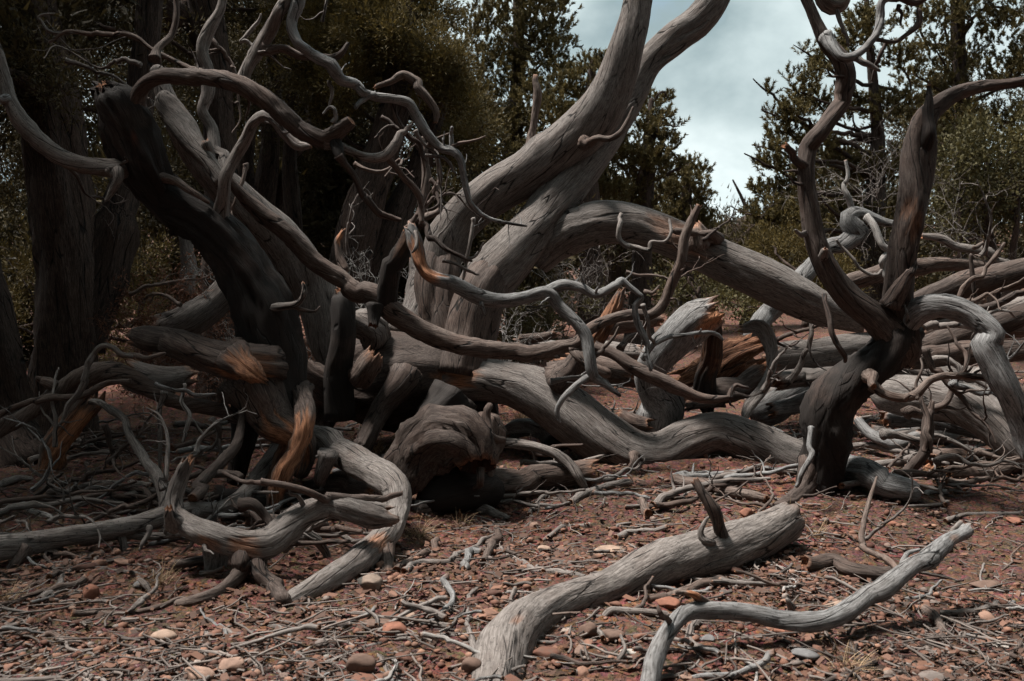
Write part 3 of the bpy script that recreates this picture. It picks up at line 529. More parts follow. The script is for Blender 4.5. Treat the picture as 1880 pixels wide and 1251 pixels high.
tube('elbow_branch', [(1490, -60, 5.3, 26), (1504, -25, 5.3, 34), (1520, 0, 5.3, 38), (1540, 4, 5.3, 32), (1556, -18, 5.3, 26), (1566, -60, 5.3, 22)], M_GREY, label='rounded grey branch elbow dipping into the top of the sky gap', cat='branch', lump=.1)
tube('vine_twig', [(1536, 16, 5.3, 9), (1541, 40, 5.3, 10), (1550, 62, 5.3, 8), (1558, 86, 5.3, 5)], M_GREY, label='thin twig hanging below the rounded elbow at the top', cat='twig')

# ================================================================ logs and broken timber around
def log(name, label, pts, mat=M_GREY, cat='log', **k):
    k.setdefault('end', 'broken'); k.setdefault('start', 'broken')
    return tube(name, pts, mat, label=label, cat=cat, **k)
pl = empty('foreground_log', ground_at(1100, 1170), 'pale smooth log in the foreground with a sawn upper end', 'log')
p1 = tube('log', [(860, 1420, 2.75, 92), (890, 1330, 2.85, 92), (915, 1235, 3.02, 92), (932, 1165, 3.2, 96), (985, 1118, 3.4, 84), (1060, 1085, 3.6, 80), (1150, 1052, 3.8, 90), (1240, 1022, 3.98, 96), (1320, 1000, 4.15, 98), (1395, 975, 4.3, 88), (1445, 955, 4.42, 72)], M_GREY, pl, end='broken', jag=.25, hollow=.22, cap=M_GREY, lump=.05, flute=.07, twist=1.0, wander=.06, torn=[(945, 1130, 14)], tornk=.3)
tube('stub', [(1330, 1000, 4.05, 30), (1318, 960, 4.02, 26), (1302, 925, 4.0, 24), (1288, 900, 4.0, 22), (1276, 882, 4.0, 16)], M_BROWN, p1['o'], pl, end='broken', label='dark upright snag on the log')
tube('branch', [(1328, 1006, 4.0, 12), (1300, 996, 3.95, 14), (1286, 978, 3.95, 12), (1294, 958, 3.95, 9), (1302, 948, 3.95, 6)], M_GREY, p1['o'], pl)
tube('foot', [(1390, 985, 4.25, 60), (1385, 1020, 4.25, 40), (1383, 1052, 4.25, 30)], M_GREY, p1['o'], pl)
fb = empty('curved_branch', ground_at(1215, 1240), 'long S-curved grey branch propped up in the right foreground', 'branch')
p2 = tube('branch', [(1165, 1380, 2.65, 44), (1185, 1285, 2.8, 42), (1200, 1210, 2.95, 40), (1222, 1160, 3.05, 37), (1258, 1122, 3.15, 35), (1310, 1115, 3.2, 35), (1370, 1118, 3.22, 35), (1430, 1130, 3.22, 37), (1500, 1138, 3.22, 39), (1560, 1122, 3.28, 39), (1620, 1080, 3.4, 39), (1680, 1035, 3.55, 37), (1725, 1003, 3.7, 35), (1775, 972, 3.85, 25)], M_COOL, fb, end='broken', lump=.05, flute=.07, twist=1.2, jag=1.6, wander=.08, torn=[(1760, 985, 14)], tornk=.3)
tube('stub', [(1300, 1112, 3.22, 20), (1275, 1096, 3.18, 16), (1240, 1084, 3.15, 8)], M_WARM, p2['o'], fb, end='taper', cap=M_RAW, torn=[(1280, 1098, 14)])
tube('stub', [(1228, 1140, 3.05, 12), (1215, 1125, 3.0, 10), (1206, 1112, 3.0, 5)], M_BROWN, p2['o'], fb)
tube('stub', [(1452, 1116, 3.42, 14), (1447, 1104, 3.4, 10), (1443, 1098, 3.4, 6)], M_GREY, p2['o'], fb)
p3 = tube('branch', [(1652, 1056, 3.5, 12), (1655, 1034, 3.55, 12), (1665, 1016, 3.6, 9), (1690, 1009, 3.6, 5)], M_COOL, p2['o'], fb)
tube('branch', [(1654, 1054, 3.48, 13), (1629, 1031, 3.6, 13), (1600, 1018, 3.7, 13), (1580, 997, 3.8, 13), (1584, 965, 3.85, 10), (1594, 922, 3.9, 9), (1610, 875, 3.95, 4)], M_WARM, p2['o'], fb, label='thin upright twig rising behind the curved branch')
# left foreground
lb = empty('left_branch', ground_at(20, 1070), 'smooth grey branch lying across the lower left corner towards the dark trunk', 'branch')
p4 = tube('branch', [(-80, 1015, 4.1, 50), (0, 1005, 4.2, 42), (60, 998, 4.3, 40), (150, 985, 4.4, 36), (250, 966, 4.55, 38), (310, 950, 4.65, 34), (380, 942, 4.8, 34), (435, 912, 5.05, 38), (480, 862, 5.35, 40), (520, 812, 5.6, 40), (545, 775, 5.7, 36)], M_GREY, lb, lump=.05, wander=.08)
tube('foot', [(45, 1010, 4.25, 30), (25, 1035, 4.2, 20), (5, 1060, 4.15, 18), (-20, 1085, 'g', 14)], M_BROWN, p4['o'], lb)
tube('twig', [(275, 970, 4.5, 10), (262, 1000, 4.45, 8), (245, 1035, 4.4, 6), (228, 1050, 'g', 4)], M_GREY, p4['o'], lb)
tube('twig', [(222, 985, 4.5, 16), (238, 1040, 4.4, 14), (262, 1070, 'g', 14), (275, 1088, 'g', 8)], M_GREY, p4['o'], lb)
cl = empty('claw_branch', ground_at(420, 1110), 'rough grey crooked limb like a claw in front of the dark trunk', 'branch')
p5 = tube('limb', [(347, 842, 4.1, 24), (333, 880, 4.1, 30), (322, 922, 4.08, 34), (332, 955, 4.05, 40), (375, 978, 4.0, 46), (430, 998, 3.98, 54), (480, 1000, 3.98, 52), (530, 972, 4.0, 46), (575, 942, 4.05, 46), (610, 936, 4.1, 44), (660, 944, 4.15, 46), (690, 948, 4.18, 46), (718, 950, 4.2, 36)], M_GREY, cl, start='broken', end='broken', jag=1.4, lump=.14, flute=.12, torn=[(445, 1012, 22), (385, 1000, 14)], tornk=.6, ridge=.04, rough=.1)
tube('stub', [(325, 960, 4.0, 36), (313, 945, 3.95, 22), (310, 932, 3.93, 14)], M_GREY, p5['o'], cl, end='broken')
tube('leg', [(445, 1010, 3.98, 40), (432, 1050, 3.9, 28), (405, 1085, 'g', 24), (365, 1104, 'g', 22), (318, 1112, 'g', 16)], M_BROWN, p5['o'], cl)
tube('leg', [(470, 1010, 3.98, 44), (480, 1050, 3.9, 38), (500, 1082, 3.85, 36), (525, 1104, 'g', 30)], M_BROWN, p5['o'], cl)
tube('branch', [(480, 885, 4.0, 12), (520, 890, 4.0, 14), (570, 902, 4.02, 16), (620, 918, 4.1, 18), (680, 915, 4.2, 16), (738, 906, 4.3, 10)], M_BROWN, p5['o'], cl, end='broken', cap=M_RAW)
tube('branch', [(410, 868, 4.15, 6), (450, 884, 4.05, 9), (490, 888, 4.0, 12)], M_BROWN, p5['o'], cl)
tube('leg', [(395, 985, 4.05, 44), (393, 1035, 4.05, 38), (378, 1100, 3.98, 32)], M_GREY, p5['o'], cl)
twigs(p5, 5, (.05, .14), .22, (.2, .9))
pk = empty('split_root', ground_at(620, 1080), 'broad split root plank reaching down to the gravel below the burl', 'root')
p6 = tube('limb', [(520, 812, 5.6, 44), (565, 806, 5.5, 50), (610, 818, 5.3, 54), (655, 842, 5.1, 56), (700, 868, 4.85, 60), (726, 895, 4.75, 56), (722, 945, 4.62, 50), (706, 985, 4.36, 60), (660, 1034, 4.06, 58), (600, 1074, 3.82, 48), (545, 1100, 3.72, 38), (505, 1116, 3.72, 20)], M_GREY, pk, ridge=.05, lump=.08, flute=.06, torn=[(700, 985, 26)], tornk=.5, wander=.06)
tube('foot', [(715, 960, 4.65, 36), (710, 1010, 4.3, 30), (714, 1056, 4.1, 28)], M_WARM, p6['o'], pk, end='broken', ridge=.08)
tube('foot', [(600, 830, 5.1, 30), (590, 870, 5.15, 26), (588, 905, 'g', 24)], M_GREY, p6['o'], pk)
bu = empty('burl_stump', ground_at(830, 930), 'rough rounded burl stump with a dark hollow beside the root crown', 'stump')
p7 = tube('burl', [(722, 915, 5.35, 50), (742, 872, 5.35, 84), (782, 826, 5.35, 112), (832, 806, 5.3, 112), (870, 826, 5.25, 92), (880, 856, 5.2, 56)], M_BROWN, bu, end='broken', hollow=1.3, cap=M_BLACK, lump=.22, flute=.3, rough=.16, ridge=.09, detail=1.4, twist=.6, start='round', jag=.15, wander=.05)
tube('burl', [(862, 880, 5.5, 90), (880, 830, 5.5, 92), (892, 785, 5.5, 80), (885, 755, 5.5, 46)], M_WARM, bu, lump=.2, flute=.16, rough=.12)
tube('root', [(888, 770, 5.35, 12), (898, 745, 5.3, 13), (897, 770, 5.28, 14), (905, 800, 5.25, 17), (930, 808, 5.3, 14)], M_BROWN, bu)
tube('base', [(760, 920, 5.3, 60), (820, 905, 5.35, 90), (880, 905, 5.45, 80), (920, 900, 5.5, 50)], M_DARK, bu, start='round')
tube('root', [(882, 860, 5.2, 14), (878, 890, 5.18, 13), (866, 918, 'g', 10)], M_BROWN, bu)
tube('root', [(765, 935, 'g', 26), (820, 933, 'g', 24), (870, 932, 'g', 24), (915, 945, 'g', 16), (935, 952, 'g', 10)], M_GREY, bu)

log('upright_log', 'smooth grey bent log standing up with a splintered orange face at its top', [(1185, 800, 6.6, 66), (1215, 762, 6.5, 78), (1222, 735, 6.45, 78), (1200, 700, 6.38, 68), (1203, 665, 6.3, 66), (1232, 622, 6.2, 72), (1272, 585, 6.12, 78), (1318, 562, 6.05, 50)], M_COOL, torn=[(1318, 590, 30)], lump=.05, flute=.07, twist=1.6, start='in', cap=M_RAW)
log('splintered_stump', 'orange splintered broken trunk face between the upright log and the long grey log', [(1262, 705, 6.9, 66), (1300, 690, 6.85, 70), (1345, 662, 6.8, 74), (1395, 640, 6.8, 60)], M_RAW, cat='stump', ridge=.16, flute=.2, lump=.15, jag=1.8)
log('splinter_post', 'dark upright splinter with an orange side beside the broken trunk face', [(1290, 745, 6.45, 44), (1298, 690, 6.35, 46), (1308, 630, 6.25, 40), (1316, 580, 6.2, 20)], M_DARK, cat='log', torn=[(1318, 660, 40), (1315, 600, 24)], ridge=.1)
log('split_log', 'dark split timber lying under the splintered trunk face', [(1255, 735, 6.5, 36), (1320, 715, 6.5, 44), (1400, 690, 6.6, 40)], M_BROWN, ridge=.12)
log('curled_strip', 'curled grey strip of bark bending off the splintered trunk', [(1360, 605, 6.6, 16), (1395, 600, 6.55, 28), (1412, 630, 6.5, 26), (1415, 670, 6.45, 22), (1398, 712, 6.4, 24), (1375, 745, 6.35, 26), (1365, 770, 6.3, 16)], M_GREY, flat=.5)
log('long_log', 'long straight grey log lying behind the forked dead tree', [(1410, 655, 7.1, 60), (1500, 648, 7.1, 62), (1600, 634, 7.2, 62), (1700, 618, 7.3, 62), (1800, 596, 7.4, 60), (1920, 570, 7.5, 60)], M_GREY)
log('leaning_limb', 'pale grey limb rising behind the arching limb with a bulging elbow', [(1370, 625, 7.4, 30), (1405, 585, 7.4, 40), (1450, 545, 7.4, 40), (1488, 495, 7.5, 32), (1515, 458, 7.5, 30), (1548, 450, 7.5, 33), (1570, 430, 7.5, 38), (1562, 402, 7.5, 36), (1585, 392, 7.5, 26), (1625, 408, 7.5, 20), (1655, 412, 7.5, 12)], M_COOL, start='in')
log('pale_snag', 'thin pale spike of wood standing above the bulging elbow', [(1566, 392, 7.5, 11), (1558, 368, 7.5, 12), (1549, 345, 7.5, 11), (1555, 318, 7.5, 8), (1552, 294, 7.5, 6)], M_PALE, cat='branch', start='in')
log('pale_fork', 'pale bleached stick hooking down from the elbow beside the upright arm', [(1590, 398, 7.4, 16), (1608, 420, 7.35, 16), (1620, 450, 7.3, 14), (1634, 462, 7.3, 16), (1620, 480, 7.3, 14), (1628, 512, 7.3, 10)], M_PALE, cat='branch', start='in', end='taper')
log('hanging_twig', 'thin dark twig drooping across the bulging elbow', [(1535, 440, 7.2, 5), (1552, 458, 7.2, 6), (1565, 475, 7.2, 7), (1580, 495, 7.2, 7), (1605, 505, 7.2, 8), (1620, 495, 7.2, 5)], M_GREY, cat='twig', start='in', end='taper')
log('brown_limb', 'brown limb running right behind both upright arms', [(1540, 530, 7.8, 30), (1600, 512, 7.8, 34), (1660, 492, 7.9, 34), (1740, 483, 8.0, 26), (1800, 488, 8.0, 24), (1870, 492, 8.0, 20)], M_WARM, cat='branch', end='taper', start='in')
log('wavy_branch', 'thin wavy grey branch above the brown limb at the right', [(1690, 432, 8.0, 14), (1725, 437, 8.0, 17), (1755, 452, 8.0, 17), (1790, 458, 8.0, 17), (1812, 462, 8.0, 22), (1830, 480, 8.0, 16), (1880, 490, 8.0, 8)], M_GREY, cat='branch', end='taper')
log('dark_log', 'thick smooth dark log tilting up to the right edge', [(1660, 560, 7.0, 36), (1710, 542, 7.0, 46), (1770, 525, 7.0, 58), (1840, 512, 7.0, 62), (1940, 490, 7.0, 66)], M_BROWN)
log('thin_pole', 'thin brown knobbly pole leaning up at the right edge', [(1755, 555, 6.3, 10), (1780, 518, 6.3, 12), (1808, 500, 6.3, 10), (1832, 465, 6.3, 9), (1845, 445, 6.3, 6)], M_WARM, cat='branch', end='taper')
log('pole_branch', 'dark thin stick standing against the thick dark log', [(1790, 560, 6.4, 8), (1786, 520, 6.4, 9), (1784, 468, 6.4, 7)], M_BROWN, cat='branch', end='taper')
log('right_limb', 'brown limb rising to the right edge behind the drooping silver limb', [(1690, 640, 6.5, 40), (1740, 625, 6.5, 44), (1800, 605, 6.5, 40), (1850, 585, 6.5, 40), (1930, 545, 6.5, 38)], M_BROWN, cat='branch')
log('stacked_branch', 'thin barky branch above the brown limb at the right edge', [(1780, 568, 6.8, 14), (1830, 560, 6.8, 16), (1880, 535, 6.8, 14)], M_BROWN, cat='branch', ridge=.1)
bl_ = empty('bowed_log', ground_at(1700, 800), 'thick bowed grey log sweeping down to the lower right edge behind the forked tree', 'log')
p8 = tube('log', [(1595, 720, 6.2, 60), (1640, 722, 6.15, 72), (1700, 732, 6.1, 78), (1760, 748, 6.0, 76), (1815, 780, 5.9, 70), (1870, 825, 5.8, 66), (1960, 890, 5.7, 60)], M_GREY, bl_, lump=.05, start='round')
tube('branch', [(1755, 745, 6.0, 50), (1790, 705, 6.1, 40), (1815, 680, 6.2, 34)], M_GREY, p8['o'], bl_)
log('short_log', 'short grey log with a chewed pale end just right of the forked tree foot', [(1532, 858, 'g', 44), (1575, 872, 'g', 48), (1620, 892, 'g', 50), (1690, 908, 'g', 36)], M_COOL, end='taper')
log('forked_stick', 'dark stick rising from the short grey log to the bowed log', [(1630, 895, 5.6, 20), (1665, 868, 5.55, 22), (1688, 838, 5.5, 24), (1698, 800, 5.5, 26), (1705, 765, 5.5, 18), (1712, 735, 5.5, 8)], M_BROWN, cat='branch', end='taper')
log('brown_log', 'brown barked log lying on the ground right of the burl stump', [(875, 888, 'g', 62), (940, 885, 'g', 60), (1010, 880, 'g', 50), (1085, 868, 'g', 46)], M_WARM, flute=.14)
log('arched_branch', 'grey branch arching over the brown barked log', [(905, 815, 5.9, 22), (950, 818, 5.8, 22), (1005, 828, 5.7, 22), (1040, 845, 5.6, 24), (1062, 872, 5.5, 20), (1075, 898, 'g', 14)], M_GREY, cat='branch')
log('tangled_root', 'twisted pale root under the middle of the great S-shaped limb', [(930, 795, 6.6, 34), (965, 785, 6.55, 38), (995, 800, 6.5, 36), (1010, 830, 6.4, 26)], M_COOL, cat='root', lump=.2)
log('dark_root', 'dark curved root between the brown barked log and the great S-shaped limb', [(1000, 860, 6.3, 30), (1020, 815, 6.4, 40), (1050, 800, 6.5, 40)], M_DARK, cat='root')
log('shaded_log', 'grey log lying in shade beneath the humped end of the S-shaped limb', [(1290, 850, 6.5, 50), (1350, 858, 6.4, 50), (1420, 870, 6.3, 44)], M_COOL)
log('ground_log', 'speckled grey log on the gravel below the S-shaped limb', [(1240, 880, 'g', 24), (1300, 890, 'g', 26), (1370, 905, 'g', 26), (1410, 918, 'g', 20)], M_WARM, cat='log')
log('grey_mound_root', 'rounded pale root hump rising from the dry grass behind the S-shaped limb', [(1380, 775, 7.0, 50), (1420, 750, 7.0, 52), (1465, 715, 7.1, 50), (1495, 698, 7.1, 36)], M_COOL, cat='root', start='round')
log('red_log', 'reddish weathered slab behind the stub with orange heartwood', [(1040, 660, 7.2, 60), (1100, 680, 7.1, 62), (1170, 690, 7.0, 56)], M_WARM)
log('small_log', 'short grey log on the far slope behind the crossing branch', [(960, 622, 7.6, 18), (1000, 618, 7.5, 18), (1020, 612, 7.5, 16)], M_WARM)
log('torn_slab', 'dark torn slab wedged under the bend of the upright log', [(1140, 762, 6.5, 26), (1165, 775, 6.45, 30), (1195, 780, 6.4, 22)], M_BROWN, ridge=.15)
# left mid-ground timber
kb = empty('left_limb', at(200, 690, 5.3), 'brown spiral-grained limb arching in from the left edge to the dark trunk', 'branch')
p9 = tube('limb', [(-60, 815, 5.1, 30), (0, 785, 5.15, 30), (55, 752, 5.2, 32), (105, 715, 5.2, 33), (150, 690, 5.2, 35), (200, 683, 5.2, 37), (250, 703, 5.22, 36), (310, 732, 5.25, 33), (370, 745, 5.28, 30), (415, 755, 5.3, 26), (438, 775, 5.3, 16)], M_WARM, kb, twist=9, flute=.09, ridge=.04)
tube('stub', [(110, 712, 5.2, 22), (85, 702, 5.18, 16), (66, 692, 5.16, 6)], M_WARM, p9['o'], kb)
tube('branch', [(240, 700, 5.1, 9), (195, 708, 5.1, 13), (150, 728, 5.1, 14), (100, 732, 5.1, 14), (40, 745, 5.1, 13), (-20, 765, 5.1, 14)], M_WARM, p9['o'], kb)
log('hooked_branch', 'thin hooked branch looping over the brown limb at the left', [(118, 768, 5.0, 7), (125, 745, 5.0, 10), (145, 722, 5.0, 12), (160, 690, 5.0, 13), (168, 660, 5.0, 13), (185, 642, 5.0, 12), (208, 642, 5.0, 10), (222, 652, 5.0, 10), (245, 655, 5.02, 8)], M_GREY, cat='branch', start='in', end='taper')
log('orange_plank', 'broken plank of orange wood standing on the ground at the far left', [(175, 722, 5.9, 54), (150, 765, 5.9, 56), (125, 805, 5.9, 58), (98, 850, 5.9, 52), (85, 872, 5.9, 36)], M_WARM, cat='plank', torn=[(125, 815, 46), (98, 850, 40), (145, 775, 30)], flat=.5)
log('pale_stick', 'pale bent stick hanging below the brown limb at the left', [(285, 705, 5.1, 9), (318, 714, 5.1, 9), (345, 715, 5.1, 9), (362, 724, 5.1, 10), (398, 724, 5.1, 7)], M_COOL, cat='branch', start='in', end='taper')
log('pale_hook', 'pale twisted stick dangling below the brown limb', [(338, 705, 5.1, 6), (336, 740, 5.1, 8), (345, 760, 5.1, 9), (343, 785, 5.1, 9), (335, 812, 5.1, 6)], M_PALE, cat='branch', start='in', end='taper')
log('barky_stick', 'barky broken branch leaning down from the brown limb', [(443, 755, 5.2, 14), (438, 790, 5.1, 18), (425, 822, 5.0, 24), (395, 855, 4.9, 26), (370, 885, 4.8, 26), (352, 915, 4.7, 20)], M_BROWN, cat='branch', ridge=.1)
log('grey_fork', 'grey curved stick arching among the litter at the left', [(165, 738, 5.4, 12), (195, 743, 5.3, 14), (225, 765, 5.2, 15), (238, 800, 5.1, 15), (262, 832, 5.0, 18), (285, 862, 4.9, 22), (298, 900, 4.8, 20), (300, 945, 4.7, 16)], M_GREY, cat='branch', end='taper')
log('lying_fork', 'grey forked stick lying in the litter left of the claw limb', [(80, 922, 'g', 7), (120, 905, 'g', 9), (170, 890, 'g', 12), (230, 885, 'g', 13), (280, 892, 'g', 12)], M_GREY, cat='branch')
log('litter_stick', 'bent grey stick lying parallel behind the forked stick on the left', [(118, 938, 'g', 8), (160, 925, 'g', 11), (210, 918, 'g', 13), (260, 902, 'g', 15), (300, 900, 'g', 12)], M_GREY, cat='branch')
log('litter_branch', 'dark crooked stick crossing the litter at the left', [(158, 850, 'g', 8), (170, 885, 'g', 10), (200, 920, 'g', 12), (230, 940, 'g', 12), (290, 940, 'g', 10)], M_BROWN, cat='branch')
log('white_stick', 'bleached short stick on the dark litter at the far left', [(33, 918, 'g', 8), (52, 935, 'g', 10), (85, 950, 'g', 10), (108, 960, 'g', 7)], M_PALE, cat='stick')
log('dark_limb_end', 'dark forked limb at the left edge behind the grey branch', [(0, 890, 'g', 16), (35, 878, 'g', 14), (60, 880, 'g', 8)], M_GREY, cat='branch', start='in', end='taper')
log('left_stub', 'thin dark stick leaning over the litter by the orange plank', [(50, 925, 'g', 8), (80, 900, 5.0, 10), (100, 880, 5.1, 8), (118, 868, 5.1, 4)], M_BROWN, cat='stick', end='taper')
log('grey_post', 'weathered grey post standing in the shade left of the dark trunk', [(346, 540, 7.3, 30), (347, 490, 7.3, 27), (343, 440, 7.3, 26), (342, 400, 7.3, 24)], M_GREY, start='broken', ridge=.05)
log('shade_log', 'smooth dark log half hidden behind the broken barky limb', [(300, 600, 6.6, 50), (350, 590, 6.6, 70), (410, 545, 6.7, 60), (440, 500, 6.8, 40)], M_GREY)
log('low_root', 'low dark log in the shade under the leaning trunk', [(240, 690, 6.2, 60), (300, 700, 6.2, 60), (350, 690, 6.3, 40)], M_GREY)
log('amber_snag', 'thin brown snag with an orange tip behind the crossing branch', [(632, 500, 6.4, 24), (620, 465, 6.4, 16), (622, 440, 6.4, 14), (630, 422, 6.4, 10)], M_WARM, cat='snag', cap=M_RAW, torn=[(627, 430, 10)], start='in')
log('far_fallen_branch', 'brown twisted dead branch hanging in front of the leafy middle trees', [(688, 160, 6.6, 8), (715, 152, 6.6, 12), (740, 142, 6.6, 16), (762, 155, 6.6, 18), (785, 178, 6.6, 17), (802, 205, 6.6, 14), (800, 225, 6.6, 8)], M_WARM, cat='branch', ridge=.1)
log('vertical_snag', 'thin brown dead stem standing among the twigs left of the curving trunk', [(778, 420, 6.3, 12), (785, 370, 6.3, 15), (790, 325, 6.3, 18), (783, 285, 6.3, 14), (775, 250, 6.3, 8)], M_BROWN, cat='branch', end='taper')
log('looping_twig', 'dark twig looping down left of the curving trunk', [(800, 285, 5.9, 10), (808, 320, 5.9, 10), (798, 350, 5.9, 12), (805, 380, 5.9, 10), (775, 398, 5.9, 14), (748, 410, 5.9, 8)], M_BROWN, cat='branch', start='in', end='taper')
tg = empty('twig_tangle', at(800, 440, 5.7), 'dark forked twig spray crossing the lower trunk beside the silver branch', 'twig')
p10 = tube('branch', [(770, 410, 5.6, 16), (795, 435, 5.55, 12), (815, 460, 5.5, 11), (845, 472, 5.5, 9), (868, 480, 5.5, 5)], M_BROWN, tg)
for pp in ([(868, 400, 5.5, 8), (862, 440, 5.5, 8), (855, 480, 5.5, 8), (850, 515, 5.5, 5)], [(812, 478, 5.5, 7), (840, 488, 5.5, 6), (860, 498, 5.5, 7), (880, 505, 5.5, 3)], [(762, 425, 5.55, 7), (765, 450, 5.5, 7), (756, 465, 5.5, 4)], [(850, 480, 5.5, 7), (872, 470, 5.5, 5), (888, 445, 5.5, 3)], [(800, 440, 5.55, 6), (820, 415, 5.6, 5), (835, 395, 5.6, 3)]):
    tube('twig', pp, M_GREY, p10['o'], tg)

def snarl(label, px, py, d, ang, lpx, wpx, mat=M_GREY, forks=5, cat='branch', spread=.5, name='dead_branch', seed=0, dz=.0):
    """a kinked dead branch with forks, grown in the plane of the tangle with some depth"""
    rs = random.Random(int(px*13+py*7+seed)); x0 = P(px, py, d); Lw = lpx*d/F; r = wpx*.5*d/F
    root = empty(name, tuple(x0), label, cat, 'kinked dead branches of the tangle')
    def path(x, dv, L_, r_, n=7):
        p = []
        for i in range(n):
            p.append([*x, max(r_*(1-.8*i/(n-1)), .0022)]); dv = dv+np.array([rs.gauss(0, .34), rs.gauss(0, .26), rs.gauss(0, .34)]); dv /= np.linalg.norm(dv); x = x+dv*L_/(n-1)
        return p, dv
    a = math.radians(ang); dv = np.array([math.cos(a), dz+rs.uniform(-.25, .25), math.sin(a)]); dv /= np.linalg.norm(dv)
    p, _ = path(x0, dv, Lw, r); h = tube('branch', p, mat, root, world=True, wander=.25, maxn=14, knots=2, detail=.8)
    for k in range(forks):
        f = rs.uniform(.12, .9); i = int(f*(len(h['s'])-1)); c = h['Q'][i, :3]; t = h['T'][i]; rr = h['Q'][i, 3]
        dv = t*.6+np.array([rs.gauss(0, spread), rs.gauss(0, .4), rs.gauss(0, spread)]); dv /= np.linalg.norm(dv)
        q2, _ = path(c, dv, Lw*rs.uniform(.15, .5), rr*.6, 5); h2 = tube('twig', q2, mat, h['o'], root, world=True, wander=.25, maxn=9, knots=0, detail=.7)
